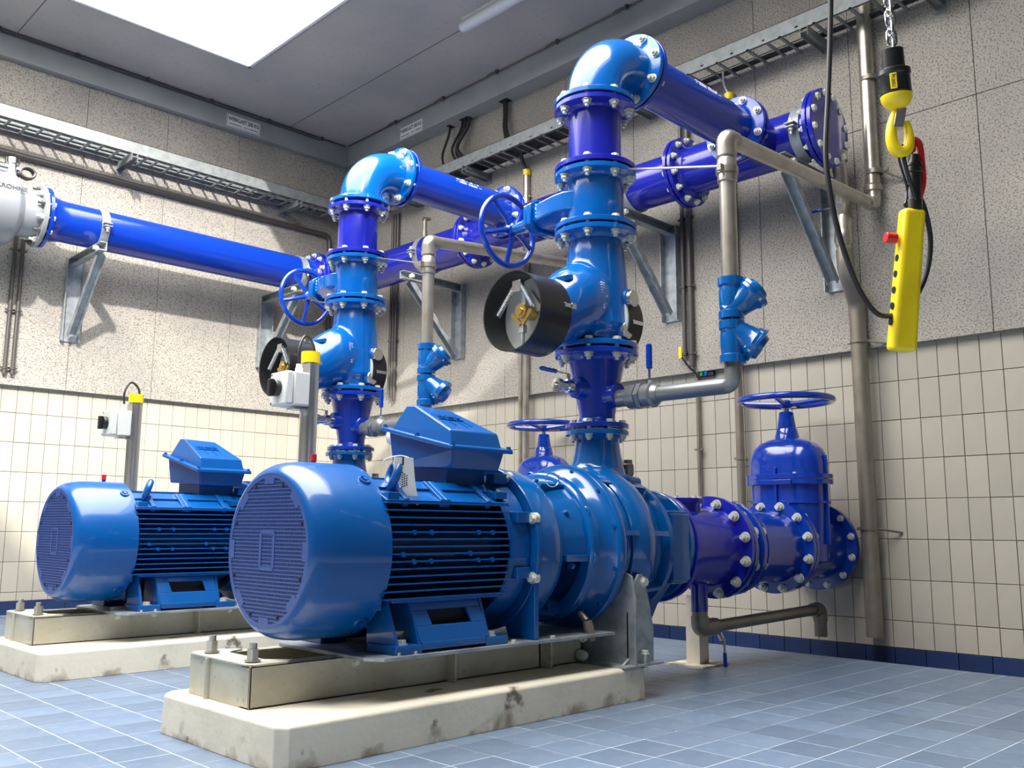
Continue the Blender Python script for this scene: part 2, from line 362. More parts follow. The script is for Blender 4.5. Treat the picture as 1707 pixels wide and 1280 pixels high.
# concrete panels (vertical joints); proud of the tiles by 40 mm
def panels(wall, axis, plane, edges, zs):
    for a, c in zip(edges[:-1], edges[1:]):
        for z0, z1 in zip(zs[:-1], zs[1:]):
            b = MB(); q = 0.0015; p0, p1 = plane-0.04, plane+0.02
            if axis == 'x': b.box(p0, p1, a+q, c-q, z0+q, z1-q)
            else: b.box(a+q, c-q, p0, p1, z0+q, z1-q)
            o = struct('concrete_panel', b, 'conc', wall); bev(o, 0.002, 1)
zsj = [1.585, 2.785, ZC]
panels(wr, 'x', XW, [Y0R, -0.95, 0.26, 1.482, 2.118, 2.697, 3.613, 4.22, 4.83, 5.44, 6.05, YW-.04], zsj)
panels(wl, 'y', YW, [X0, -.8, .43, 1.04, 1.65, 2.265, 2.873, 3.48, 4.09, XW], [1.588, ZC])
# ceiling with the skylight opening and its white shaft
cl = MB(); zt = ZC+0.40
cl.box(X0, SKX0, Y0R, YW+.2, ZC, zt); cl.box(SKX1, XW+.2, Y0R, YW+.2, ZC, zt)
cl.box(SKX0, SKX1, SKY1, YW+.2, ZC, zt); cl.box(SKX0, SKX1, Y0R, SKY0, ZC, zt)
ceil = struct('ceiling', cl, 'ceil')
tr = MB(); e = 0.02
for (x0, x1, y0, y1) in ((SKX0, SKX1, SKY1-e, SKY1), (SKX0, SKX1, SKY0, SKY0+e), (SKX0, SKX0+e, SKY0, SKY1), (SKX1-e, SKX1, SKY0, SKY1)):
    tr.box(x0, x1, y0, y1, ZC-0.012, zt+.02)
struct('trim_1', tr, 'shaft')
tr = MB()
for (x0, x1, y0, y1) in ((SKX0-.01, SKX1+.01, SKY1, SKY1+.022), (SKX1, SKX1+.022, SKY0, SKY1)):
    tr.box(x0, x1, y0, y1, ZC-0.008, ZC)
struct('trim_2', tr, 'conc')
# ledges (rail for the crane load) under the ceiling on both walls
struct('trim_3', MB().box(4.495, XW, Y0R, YW-.101, 3.865, ZC), 'beam')
struct('trim_4', MB().box(X0, XW, 6.755, YW, 3.865, ZC), 'beam')
# dark ceiling joints
for x in (1.02, 1.73, 3.9): struct('ceiling_joint', MB().box(x, x+.006, 6.03 if x < 3.1 else 2.0, 6.755, ZC-.0015, ZC), 'grout', ceil)

# ================================================================== PUMP SET (front one; the rear one is a copy)
YA, ZA, XR = 2.41, 0.587, 2.835
DM, DR = V((0.02, 1.79, 0)), V((0.05, 1.79, 0.012))
REAR = []
def rear(o, d, label): REAR.append((o, d, label))

# plinth --------------------------------------------------------------
b = MB(); z0, z1 = ZF-.002, 0.172
pl = [(1.245,2.075),(2.745,2.098),(2.75,2.745),(1.24,2.753)]
def loop(pts, z, ins, ch):
    cx = sum(p[0] for p in pts)/4; cy = sum(p[1] for p in pts)/4; out = []
    for i, p in enumerate(pts):
        sx = 1 if p[0] > cx else -1; sy = 1 if p[1] > cy else -1; x, y = p[0]-sx*ins, p[1]-sy*ins
        a, c = (x-sx*ch, y), (x, y-sy*ch)
        if (sx*sy > 0): a, c = c, a
        out += [a, c]
    return [(x, y, z) for x, y in out]
L = [loop(pl, z0, 0, .028), loop(pl, z1-.008, 0.004, .028), loop(pl, z1, 0.012, .026)]
vs = sum(L, []); fs = []
for j in range(2):
    for i in range(8): k = (i+1) % 8; fs.append((j*8+i, j*8+k, j*8+8+k, j*8+8+i))
fs += [tuple(range(7,-1,-1)), tuple(range(16,24))]
b.add(vs, fs)
o = single('concrete_plinth', b, 'plinth', 'cream concrete plinth nearest the camera, under the larger looking front pump set', 'plinth', 'pump plinths', bevel=.004, loc=(2.0, 2.41, z0), smooth=False)
rear(o, DM, 'cream concrete plinth at the left edge of the view, under the rear pump set')

# base frame ----------------------------------------------------------
T = thing('base_frame', (2.08, 2.45, 0.172), 'grey steel base frame carrying the front motor and pump, with nuts on its left end', 'frame', 'pump base frames')
def channel(b, x0, x1, yw, sgn, zb, zt, t=0.006, fl=0.05):
    b.box(x0, x1, min(yw, yw+sgn*t), max(yw, yw+sgn*t), zb, zt)
    b.box(x0, x1, min(yw, yw+sgn*fl), max(yw, yw+sgn*fl), zb, zb+t); b.box(x0, x1, min(yw, yw+sgn*fl), max(yw, yw+sgn*fl), zt-t, zt)
zb, zt_ = 0.172, 0.284
b = MB(); channel(b, 1.292, 2.62, 2.315, 1, zb, zt_); part(T, 'side_rail', b, 'frame', .0015, False)
b = MB(); channel(b, 1.30, 2.62, 2.665, -1, zb, zt_); part(T, 'side_rail', b, 'frame', .0015, False)
b = MB(); b.box(1.292, 1.298, 2.315, 2.665, zb, zt_); part(T, 'end_web', b, 'frame', .001, False)
b = MB(); b.prism([(1.286,2.33),(1.306,2.309),(1.40,2.309),(1.44,2.34),(1.395,2.37),(1.375,2.39),(1.375,2.59),(1.395,2.61),(1.44,2.63),(1.40,2.671),(1.306,2.671),(1.286,2.65)], (0,0,zt_-.001), (1,0,0), (0,1,0), (0,0,0.006)); part(T, 'end_plate', b, 'frame', .002, False)
b = MB(); b.box(2.40, 2.41, 2.315, 2.665, zb, zt_); part(T, 'cross_web', b, 'frame', .001, False)
for x in (1.98, 2.42):
    b = MB(); b.box(x, x+.008, 2.275, 2.315, zb, zt_-.004); part(T, 'stiffener', b, 'frame', .001, False)
b = MB(); b.cyl((1.291, 2.55, zb), (1.291, 2.55, zt_-.001), .010); part(T, 'end_rib', b, 'frame')
b = MB(); b.prism([(1.57,2.19),(1.60,2.135),(2.60,2.135),(2.60,2.685),(1.60,2.685),(1.57,2.64)], (0,0,zt_+.001), (1,0,0), (0,1,0), (0,0,0.010)); part(T, 'motor_plate', b, 'galv', .0015, False)
for (x, y) in ((1.325, 2.60), (1.32, 2.355)):
    b = MB(); hexmb_ = b.cyl((x,y,zt_+.008), (x,y,zt_+.040), .017, n=6); b.cyl((x,y,zt_-.1), (x,y,zt_+.055), .011, n=12); b.cyl((x,y,zt_+.008), (x,y,zt_+.011), .022, n=16); part(T, 'anchor_bolt', b, 'steel')
for x in (1.66, 1.72, 2.12, 2.30): inst(T, 'bolt', HEADS, (x, 2.155, zt_+.011))
for x in (1.63, 1.79, 2.15): inst(T, 'bolt', HEADS, (x, 2.314, zt_-.02), V((0,-1,0)).to_track_quat('Z','Y'))
# galvanised pump support: upright plates with a round cut-out, on both sides of the casing
def support(y):
    b = MB(); x = 2.615
    cpts = [(YA + .30*math.cos(a), ZA+.01+.30*math.sin(a)) for a in [math.radians(d) for d in range(232, 205, -4)]]
    return b
b = MB()
poly = [(2.09, 0.178), (2.73, 0.178), (2.73, 0.40), (2.715, 0.485), (2.695, 0.495)]
poly += [(YA+.292*math.cos(math.radians(d)), ZA+.292*math.sin(math.radians(d))) for d in range(-18, -163, -8)]
poly += [(2.125, 0.495), (2.105, 0.485), (2.09, 0.40)]
b.prism(poly, (2.655,0,0), (0,1,0), (0,0,1), (.012,0,0))
b.prism([(2.62, .178), (2.80, .178), (2.80, .30), (2.755, .47), (2.74, .49), (2.715, .49), (2.70, .47), (2.655, .36), (2.655, .20)], (0,2.12,0), (1,0,0), (0,0,1), (0,.010,0))
b.prism([(2.62, .178), (2.80, .178), (2.80, .30), (2.755, .47), (2.74, .49), (2.715, .49), (2.70, .47), (2.655, .36), (2.655, .20)], (0,2.69,0), (1,0,0), (0,0,1), (0,.010,0))
b.box(2.60, 2.82, 2.09, 2.73, .172, .180)
part(T, 'pump_support', b, 'galv', .002, False)
for (x, z) in ((2.745, .462),): inst(T, 'bolt', HEAD, (x, 2.119, z), V((0,-1,0)).to_track_quat('Z','Y'))
for z in (.265, .20): inst(T, 'bolt', HEAD, (2.60, 2.285, z), V((0,-1,0)).to_track_quat('Z','Y'))
inst(T, 'bolt', BOLTS, (2.72, 2.10, .19))
for (y, z) in ((2.30, .30), (2.45, .30)): inst(T, 'bolt', HEAD, (2.654, y, z), V((-1,0,0)).to_track_quat('Z','Y'))
rear(T, DM, 'grey steel base frame under the rear motor, at the left edge of the view')

# electric motor -------------------------------------------------------
T = thing('electric_motor', (1.88, YA, zt_+.011), 'bright blue electric motor nearest the camera, with round grille and a white hanging tag', 'motor', 'pump motors')
AX = (1,0,0); C0 = (0, YA, ZA)
b = MB(); RO = 0.257
b.ring((0,YA,ZA), AX, [(1.378,.219),(1.380,.226),(1.392,.238),(1.412,.248),(1.44,.2535),(1.47,RO),(1.632,RO),(1.632,RO-.004),(1.47,RO-.004),(1.42,.244),(1.386,.222),(1.386,.216)], 96); fan = part(T, 'fan_cover', b, 'motor', ang=50)
# perforated guard: real bars over a dark disc painting the shade inside
b = MB(); b.cyl((1.392,YA,ZA), (1.40,YA,ZA), .222, n=64); part(T, 'guard_shade_disc', b, 'dark')
b = MB(); st = 0.0108
n_ = int(.215/st)
for k in range(-n_, n_+1):
    h = math.sqrt(max(0, .214**2-(k*st)**2))
    b.obox((1.381, YA, ZA+k*st), (.0012,0,0), (0,h,0), (0,0,.0019))
    b.obox((1.3815, YA+k*st*.70, ZA), (.001,0,0), (0,.0017,0), (0,0,math.sqrt(max(0,.214**2-(k*st*.70)**2))))
for k in range(n_+1, 40):
    y = k*st*.70
    if y < .213:
        for s_ in (-1,1): b.obox((1.3815, YA+s_*y, ZA), (.001,0,0), (0,.0017,0), (0,0,math.sqrt(.214**2-y*y)))
o = part(T, 'guard_mesh', b, 'grille', smooth=False); o['kind'] = 'stuff'
b = MB()
def ringseg(b, r0, r1, a0, a1, x0=1.3785, x1=1.3815, n=10):
    pts = [(r1*math.cos(a0+(a1-a0)*i/n), r1*math.sin(a0+(a1-a0)*i/n)) for i in range(n+1)] + [(r0*math.cos(a1-(a1-a0)*i/n), r0*math.sin(a1-(a1-a0)*i/n)) for i in range(n+1)]
    b.prism(pts, (x0,YA,ZA), (0,1,0), (0,0,1), (x1-x0,0,0))
for i in range(48):
    a0 = 2*PI*i/48; a1 = a0+2*PI/48; ph = (a0+PI/48) % (PI/4); dd = min(ph, PI/4-ph)
    ringseg(b, .207-(.018 if dd < PI/26 else 0), .2195, a0-.002, a1+.002, n=3)
part(T, 'guard_rim', b, 'grille', smooth=False)
b = MB()
for (y0,y1,z0,z1) in ((-.036,.036,.046,.058),(-.036,.036,-.058,-.046),(-.042,-.030,-.05,.05),(.030,.042,-.05,.05)): b.box(1.3785,1.3812,YA+y0,YA+y1,ZA+z0,ZA+z1)
part(T, 'guard_emblem', b, 'grille', smooth=False)
for i in range(8):
    a = PI/8+PI/8+i*PI/4-PI/8
    b = MB(); b.cyl((1.376, YA+.197*math.cos(a), ZA+.197*math.sin(a)), (1.38, YA+.197*math.cos(a), ZA+.197*math.sin(a)), .0045, n=8); part(T, 'screw', b, 'dark')
for (a) in (128, 232, 308, 52):
    ar = math.radians(a); d = V((0, math.cos(ar), math.sin(ar))); p = V((1.598, YA, ZA))+d*RO
    inst(T, 'bolt', HEADB, p, d.to_track_quat('Z', 'Y'))
    b = MB(); b.ring(p, d, [(0,.010),(.006,.013),(.006,.018),(0,.020)], 16); part(T, 'boss', b, 'motor')
# frame core
b = MB(); b.lathe(C0, AX, [(1.60,.19),(2.12,.19),(2.12,.232),(2.20,.232)], 64)
b.box(1.61, 1.64, YA-.20, YA+.20, ZA-.17, ZA+.13)
core = part(T, 'frame', b, 'motor')
for i in range(14):                                 # side fins, horizontal plates
    z = ZA-.138+i*.0212
    for s_ in (-1, 1):
        b = MB(); yo = YA+s_*.238; yi = YA+s_*.12; x0, x1 = 1.625, 2.118
        b.box(x0, x1, min(yo,yi), max(yo,yi), z-.0024, z+.0024); part(T, 'cooling_fin', b, 'motor', .001, False)
for i in range(13):                                 # top fins, vertical plates
    y = YA-.135+i*.0225; zt2 = ZA+.222-.25*abs(y-YA)
    b = MB(); b.box(1.66, 2.09, y-.0024, y+.0024, ZA+.12, zt2); part(T, 'cooling_fin', b, 'motor', .001, False)
for (x, i) in ((1.725,9),(1.79,9),(1.98,9),(2.04,9),(1.685,6),(1.945,6),(1.725,5),(1.79,5),(1.98,5),(2.04,5)):
    b = MB(); b.cyl((x, YA-.242, ZA-.138+i*.0212-.001), (x, YA-.12, ZA-.138+i*.0212-.001), .0078, n=12); part(T, 'fin_boss', b, 'motor')
# shoulder plates with ribs and lugs, both sides
for s_ in (-1, 1):
    b = MB()
    b.obox((1.87, YA+s_*.195, ZA+.160), (.245,0,0), (0,s_*.038,-.018), (0,s_*.0015,.0035))
    b.obox((1.87, YA+s_*.150, ZA+.193), (.235,0,0), (0,s_*.02,-.012), (0,s_*.0015,.003))
    for x in (1.70, 1.84, 1.86, 2.03): b.obox((x, YA+s_*.183, ZA+.168), (.010,0,0), (0,s_*.045,-.030), (0,s_*.006,.012))
    part(T, 'shoulder_rib', b, 'motor', .0015, False)
    b = MB(); b.box(1.632, 1.672, YA+s_*.21-.022, YA+s_*.21+.022, ZA+.145, ZA+.168); part(T, 'lug', b, 'motor', .002, False)
    b = MB(); b.box(2.062, 2.112, YA+s_*.205-.024, YA+s_*.205+.024, ZA+.158, ZA+.182); part(T, 'lug', b, 'motor', .002, False)
    b = MB(); b.cyl((2.087, YA+s_*.205, ZA+.18), (2.087, YA+s_*.205, ZA+.1835), .010, n=16); part(T, 'lug_hole_shade', b, 'dark')  # near-black disc painted for the shade in the lug's hole
# feet
for s_ in (-1, 1):
    def Y(v): return YA+s_*v
    b = MB(); zf = zt_+.011
    b.box(1.650, 1.745, min(Y(.262),Y(.12)), max(Y(.262),Y(.12)), zf, zf+.026)
    b.box(1.745, 1.995, min(Y(.262),Y(.12)), max(Y(.262),Y(.12)), zf+.008, zf+.03)
    b.box(1.995, 2.09, min(Y(.262),Y(.12)), max(Y(.262),Y(.12)), zf, zf+.026)
    part(T, 'foot', b, 'motor', .004, False)
    b = MB()   # sloping foot face with a slot, built as four strips
    def q(x, t): return (x, Y(.258-.052*t), zf+.028+.128*t)
    def quad(xa0, xa1, t0, xb0, xb1, t1):
        p = [q(xa0,t0), q(xa1,t0), q(xb1,t1), q(xb0,t1)]; b.add([V(k) for k in p]+[V(k)+V((0,-s_*.012,0)) for k in p], [(0,1,2,3),(7,6,5,4),(0,4,5,1),(1,5,6,2),(2,6,7,3),(3,7,4,0)])
    xl = lambda t: 1.742+(-.012)*t; xr = lambda t: 2.008-.008*t
    quad(xl(0), xr(0), 0, xl(.36), xr(.36), .36); quad(xl(.70), xr(.70), .70, xl(1), xr(1), 1)
    quad(xl(.36), 1.80, .36, xl(.70), 1.79, .70); quad(1.955, xr(.36), .36, 1.945, xr(.70), .70)
    part(T, 'foot_web', b, 'motor', .002, False)
    b = MB()
    for x in (1.735, 2.005): b.prism([(Y(.257), zf+.02), (Y(.205), zf+.158), (Y(.10), zf+.158), (Y(.10), zf+.02)], (x,0,0), (0,1,0), (0,0,1), (.012,0,0))
    for x in (1.662,): b.prism([(Y(.250), zf+.02), (Y(.19), zf+.15), (Y(.10), zf+.15), (Y(.10), zf+.02)], (x,0,0), (0,1,0), (0,0,1), (.010,0,0))
    b.box(1.66, 2.10, min(Y(.225),Y(.08)), max(Y(.225),Y(.08)), zf+.142, zf+.154)
    part(T, 'foot_rib', b, 'motor', .002, False)
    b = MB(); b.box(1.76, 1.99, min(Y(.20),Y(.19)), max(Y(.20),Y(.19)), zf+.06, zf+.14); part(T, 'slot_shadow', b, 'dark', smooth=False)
    for x in (1.695, 2.045): inst(T, 'bolt', HEAD, (x, Y(.225), zf+.026))
# end shield and mounting flange
b = MB(); b.lathe(C0, AX, [(2.12,.225),(2.135,.238),(2.20,.246),(2.205,.225)], 64); b.box(2.12, 2.20, YA-.245, YA-.20, ZA-.03, ZA+.03); part(T, 'end_shield', b, 'motor')
b = MB(); b.lathe(C0, AX, [(2.205,.24),(2.206,.277),(2.209,.280),(2.228,.280),(2.231,.277)], 96)
part(T, 'mounting_flange', b, 'motor')
b = MB(); b.prism([(YA-.262, zt_+.011), (YA-.262, ZA), (YA-.2, ZA+.05), (YA+.2, ZA+.05), (YA+.262, ZA), (YA+.262, zt_+.011), (YA+.14, zt_+.011), (YA+.1, zt_+.09), (YA-.1, zt_+.09), (YA-.14, zt_+.011)], (2.208,0,0), (0,1,0), (0,0,1), (.020,0,0)); part(T, 'flange_foot', b, 'motor', .003, False)
for (y, z) in ((-.125,.236),(-.252,.098),(-.252,-.094),(.125,.236),(.252,.098),(.252,-.094)): inst(T, 'bolt', HEAD, (2.205, YA+y, ZA+z), V((-1,0,0)).to_track_quat('Z','Y'))
for (y, z) in ((-.125,.236),(-.245,.098),(-.245,-.094)):
    b = MB(); b.obox((2.17, YA+y*.93, ZA+z*.93+.01), (.03,0,0), (0,.022,0), (0,0,.018)); part(T, 'shield_lug', b, 'motor', .003, False)
b = MB(); b.tube(arc((2.14, YA-.13, ZA+.235), (1,0,0), (0,0,1), .028, 0, 2*PI, 20)[:-1], .008, 8, True)
# lifting eye
def eye(T, x, y, z):
    b = MB(); b.tube([V((x+.010*math.cos(a)+.012*math.sin(a), y+.030*math.cos(a), z+.034*math.sin(a))) for a in [2*PI*i/24 for i in range(24)]], .0135, 12, True)
    b.cyl((x-.006,y,z-.070), (x-.003,y,z-.026), .020); part(T, 'lifting_eye', b, 'motor')
eye(T, 1.69, YA-.175, ZA+.222)
eye(T, 2.06, YA+.17, ZA+.222)
# terminal box
nk = MB(); nk.obox((2.055, YA+.02, ZA+.238), (.085,0,0), (0,.11,0), (0,0,.035)); part(T, 'box_neck', nk, 'motor', .004, False)
yn, yf = YA-.19, YA+.19; xa, xb = 1.905, 2.178
def zr(y): return .905+(y-yn)/(yf-yn)*.088
b = MB(); xi0, xi1, yi0, yi1 = xa+.022, xb-.022, yn+.022, yf-.022; bz = ZA+.252
b.add([(xi0+.012,yi0+.015,bz),(xi1-.012,yi0+.015,bz),(xi1-.012,yi1-.01,bz+.02),(xi0+.012,yi1-.01,bz+.02),(xi0,yi0,zr(yi0)-.008),(xi1,yi0,zr(yi0)-.008),(xi1,yi1,zr(yi1)-.008),(xi0,yi1,zr(yi1)-.008)], [(0,3,2,1),(4,5,6,7),(0,1,5,4),(1,2,6,5),(2,3,7,6),(3,0,4,7)])
tb = part(T, 'terminal_box', b, 'motor', .004, False)
b = MB(); b.add([(xa,yn,zr(yn)-.009),(xb,yn,zr(yn)-.009),(xb,yf,zr(yf)-.009),(xa,yf,zr(yf)-.009),(xa,yn,zr(yn)+.006),(xb,yn,zr(yn)+.006),(xb,yf,zr(yf)+.006),(xa,yf,zr(yf)+.006)], [(0,3,2,1),(4,5,6,7),(0,1,5,4),(1,2,6,5),(2,3,7,6),(3,0,4,7)])
rim = part(tb, 'lid_rim', b, 'motor', .004, False)
b = MB(); u0, u1, w0, w1, yr = xa+.024, xb-.024, yn+.03, yf-.03, YA+.055
b.add([(u0,w0,zr(w0)),(u1,w0,zr(w0)),(u1,w1,zr(w1)),(u0,w1,zr(w1)), (u0+.008,w0+.014,.966),(u1-.008,w0+.014,.966),(u1-.045,yr,1.058),(u0+.02,yr,1.064),(u1-.045,yr+.045,1.062),(u0+.02,yr+.045,1.068)],
      [(0,3,2,1),(0,1,5,4),(4,5,6,7),(7,6,8,9),(9,8,2,3),(1,2,8,6,5),(0,4,7,9,3)])
lid = part(tb, 'lid', b, 'motor', .005, False)
# raised, worn lettering on the lid's slope (not legible in the photograph): short ridges
nrm = V((u1-.03-u0,0,0)).cross(V((0,yr-w0,1.06-.966))).normalized()
b = MB(); o0 = V(((u0+u1)/2-.075, w0+.014+.115, .966+.0555)); ev = V((0, yr-w0-.014, .096)).normalized()
for k, (h0, h1) in enumerate(((0,1),(0,.55),(.1,.7),(0,1),(.15,.65),(0,.6),(0,.9),(.1,.7),(0,.6))):
    c0 = o0+V((k*.013,0,0))+ev*(.05*(1-h1)-.025); b.bar(c0, c0+ev*.05*(h1-h0), .004, .005, nrm)
for h in (0, .5): c0 = o0+ev*(.05*h-.025); b.bar(c0, c0+V((.106,0,0)), .0035, .005, nrm)
for k, hh in ((2,.05),(5,.06),(7,.05)): c0 = o0+V((k*.014,0,0))-ev*.03; b.bar(c0, c0-ev*hh+V((.004,0,0)), .003, .003, nrm)
part(lid, 'raised_lettering', b, 'motor', smooth=False) if False else part(tb, 'raised_lettering', b, 'motor', smooth=False)
for (x, y) in ((xa+.012, yn+.012), (xa+.011, (yn+yf)/2), (xa+.012, yf-.012), (xb-.012, yn+.012), ((xa+xb)/2, yf-.01), (xb-.012, yf-.012)): inst(tb, 'lid_screw', HEADB, (x, y, zr(y)+.006))
b = MB(); b.cyl((xa-.03, yf-.06, .945), (xi0+.01, yf-.06, .945), .024, n=20); b.cyl((xa-.03, yf-.06, .945), (xa-.022, yf-.06, .945), .03, n=6)
b = MB(); b.lathe((xa+.10, yf-.01, .965), (-.35,1,.1), [(0,.028),(.03,.028),(.031,.034),(.045,.034),(.046,.029),(.06,.029)], 20); part(T, 'cable_gland', b, 'white')
b = MB(); b.tube([(1.93, YA-.16, .79), (1.80, YA-.15, .815), (1.72, YA+.1, .82), (1.66, YA+.17, .80)], .004, 6); 
# blue stick with a red cap, on the far side of the fan cover
b = MB(); b.cyl((1.63, YA+.17, ZA+.18), (1.63, YA+.17, .862), .0085, n=12); st_ = part(T, 'grease_pipe', b, 'wheel')
b = MB(); b.cyl((1.63, YA+.17, .862), (1.63, YA+.17, .884), .0098, n=12); part(st_, 'cap', b, 'red', label='red plastic cap')
rear(T, DM, 'bright blue electric motor at the left edge of the view, mostly behind the front motor')
MOTOR = T

# white tag hanging from the front motor's lifting eye
T = thing('hanging_tag', (1.72, YA-.21, ZA+.2), 'white curved plastic tag with small print hanging on the front motor', 'tag')
b = MB(); yy = YA-.205; tx = 1.668
poly = [(0,0),(.075,.002),(.080,-.04),(.086,-.085),(.097,-.125),(.105,-.148),(.096,-.152),(.070,-.134),(.036,-.104),(.012,-.064),(-.002,-.03)]
b.prism([(tx+x*.95, ZA+.272+z*.92) for x, z in poly], (0,yy,0), (1,0,0), (0,0,1), (0,-.0015,0)); part(T, 'card', b, 'paper', smooth=False)
b = MB()
for k in range(3):
    for j in range(7-k): b.box(tx+.030+k*.008, tx+.034+k*.008, yy-.0022, yy-.0014, ZA+.225-j*.007-(k*.004), ZA+.229-j*.007-(k*.004))
part(T, 'print', b, 'print', smooth=False)
b = MB(); b.box(tx+.030, tx+.035, yy-.003, yy, ZA+.25, ZA+.274); part(T, 'clip', b, 'black', smooth=False)
b = MB(); b.tube(bez([(tx+.06,yy,ZA+.272),(tx+.03,YA-.195,ZA+.278),(tx-.005,YA-.175,ZA+.268),(tx-.012,YA-.165,ZA+.25)], 6), .0022, 6); part(T, 'cord', b, 'white')

# centrifugal pump -----------------------------------------------------
T = thing('centrifugal_pump', (2.75, YA, zt_), 'bright blue centrifugal pump behind the front motor, its volute rising into the front riser', 'pump', 'centrifugal pumps')
b = MB(); b.lathe(C0, AX, [(2.2325,.25),(2.234,.275),(2.25,.276),(2.31,.271),(2.345,.260),(2.37,.243),(2.385,.222),(2.388,.17)], 80); part(T, 'lantern', b, 'pump')
b = MB()
for a in (0, 60, 120, 188, 245, 300):
    ar = math.radians(a); d = V((0, math.cos(ar), math.sin(ar))); e = V((0,-math.sin(ar), math.cos(ar)))
    b.obox(V((2.43, YA, ZA))+d*.235, (.062,0,0), e*.010, d*.026)
b.lathe(C0, AX, [(2.526,.15),(2.53,.225)], 80); b.ring(C0, AX, [(2.485,.222),(2.485,.262),(2.49,.268),(2.497,.272),(2.522,.272),(2.528,.266),(2.53,.222)], 80)
def shell(b, x0, x1, r0, r1, t, a0, a1, n=12):
    vs = []; fs = []
    for i in range(n+1):
        a = math.radians(a0+(a1-a0)*i/n); c_, s_ = math.cos(a), math.sin(a)
        vs += [(x0,YA+r0*c_,ZA+r0*s_),(x1,YA+r1*c_,ZA+r1*s_),(x1,YA+(r1-t)*c_,ZA+(r1-t)*s_),(x0,YA+(r0-t)*c_,ZA+(r0-t)*s_)]
    for i in range(n):
        for k in range(4): k2 = (k+1) % 4; fs.append((i*4+k, i*4+k2, i*4+4+k2, i*4+4+k))
    b.add(vs, fs+[(3,2,1,0),(n*4,n*4+1,n*4+2,n*4+3)])
shell(b, 2.37, 2.49, .232, .25, .02, 0, 188); shell(b, 2.37, 2.49, .232, .25, .02, 245, 300, 6)
part(T, 'bearing_bracket', b, 'pump', ang=40)
b = MB(); b.lathe(C0, AX, [(2.375,.10),(2.38,.12),(2.485,.13)], 40); part(T, 'bracket_shade_core', b, 'dark')  # solid near-black core paints the shade inside the bracket
for i in range(10):
    a = math.radians(i*36+8); d = V((0, math.cos(a), math.sin(a)))
    b = MB(); b.tube(arc(V((2.497,YA,ZA))+d*.252, (0,-math.sin(a),math.cos(a)), d, .024, 0, 2*PI, 14)[:-1], .004, 6, True); part(T, 'bolt_pocket', b, 'pump')
    inst(T, 'bolt', HEADS if i % 3 == 0 else HEADB, V((2.497,YA,ZA))+d*.252, V((-1,0,0)).to_track_quat('Z','Y'))
for i in range(8):
    a = math.radians(i*45+15); d = V((0, math.cos(a), math.sin(a))); inst(T, 'bolt', HEADB, V((2.42,YA,ZA))+d*.242, d.to_track_quat('Z','Y'))
b = MB(); b.lathe(C0, AX, [(2.53,.24),(2.56,.245),(2.58,.262),(2.60,.285),(2.603,.302),(2.61,.306),(2.632,.306),(2.64,.300),(2.645,.275)], 80); part(T, 'casing_cover', b, 'pump', ang=40)
for i in range(12):
    a = math.radians(i*30+15); d = V((0, math.cos(a), math.sin(a))); inst(T, 'bolt', HEADB, V((2.603,YA,ZA))+d*.285, V((-1,0,0)).to_track_quat('Z','Y'))
b = MB()   # spiral volute: swept section whose size grows towards the discharge
segs = 56; secs = []
for i in range(segs+1):
    t = i/segs; a = math.radians(60)-t*2*PI; rs = .060+.030*t; rc = .205+.020*t
    d = V((0, math.cos(a), math.sin(a))); secs.append([V((2.775,YA,ZA))+d*(rc+rs*math.cos(u))+V((1,0,0))*(rs*1.35)*math.sin(u) for u in [2*PI*k/24 for k in range(24)]])
vs = sum(secs, []); fs = []
for i in range(segs):
    for k in range(24): k2 = (k+1) % 24; fs.append((i*24+k, i*24+k2, (i+1)*24+k2, (i+1)*24+k))
fs += [tuple(range(24)), tuple(segs*24+k for k in range(23,-1,-1))]
b.add(vs, fs); b.lathe(C0, AX, [(2.645,.20),(2.66,.268),(2.69,.262),(2.86,.262),(2.92,.245),(2.96,.215),(2.99,.19)], 64); VOL = b
b = MB()
for a in (35, 80, 125, 170, 215, 260, 305, 350):   # ribs round the casing
    ar = math.radians(a); d = V((0, math.cos(ar), math.sin(ar))); b.bar(V((2.64,YA,ZA))+d*.283, V((2.93,YA,ZA))+d*.262, .018, .03, d)
for i, x in enumerate((2.66, 2.70)): b.tube([V((x,YA,ZA))+V((0,math.cos(t),math.sin(t)))*(.287-.004*i) for t in [2*PI*k/64 for k in range(64)]], .0065, 6, True)
part(T, 'casing_rib', b, 'pump')
b = MB()   # discharge neck flaring from the volute up to its flange
prof = [(.66,.235,.10),(.715,.225,.12),(.755,.195,.12),(.80,.160,.115),(.85,.131,.108),(.90,.110,.100),(.95,.097,.092),(1.0,.088,.087),(1.018,.086,.086)]
n_ = 40; vs = []; fs = []
for z, rx, ry in prof:
    for k in range(n_): a = 2*PI*k/n_; vs.append((XR-.0+rx*math.cos(a)-(.04 if z < .74 else 0), YA+ry*1.25*math.sin(a) if z < .8 else YA+ry*math.sin(a), z))
for j in range(len(prof)-1):
    for k in range(n_): k2 = (k+1) % n_; fs.append((j*n_+k, j*n_+k2, (j+1)*n_+k2, (j+1)*n_+k))
fs += [tuple(range(n_-1,-1,-1)), tuple((len(prof)-1)*n_+k for k in range(n_))]
b.add(vs, fs); part(T, 'volute', b, 'pump', ang=60) if False else None
NECK = b
NECK.add(VOL.v, VOL.f); vol = part(T, 'volute', NECK, 'pump', ang=60); melt(vol, .008, 9)
b = MB(); flange(b, (XR,YA,1.042), (0,0,1), -1, .127, .086, t=.02, hub=.02); part(T, 'discharge_flange', b, 'pump')
b = MB()   # suction cover with its square windowed frame
b.lathe(C0, AX, [(2.95,.25),(2.955,.262),(2.98,.262),(2.985,.25),(3.03,.215),(3.06,.205),(3.10,.20)], 64)
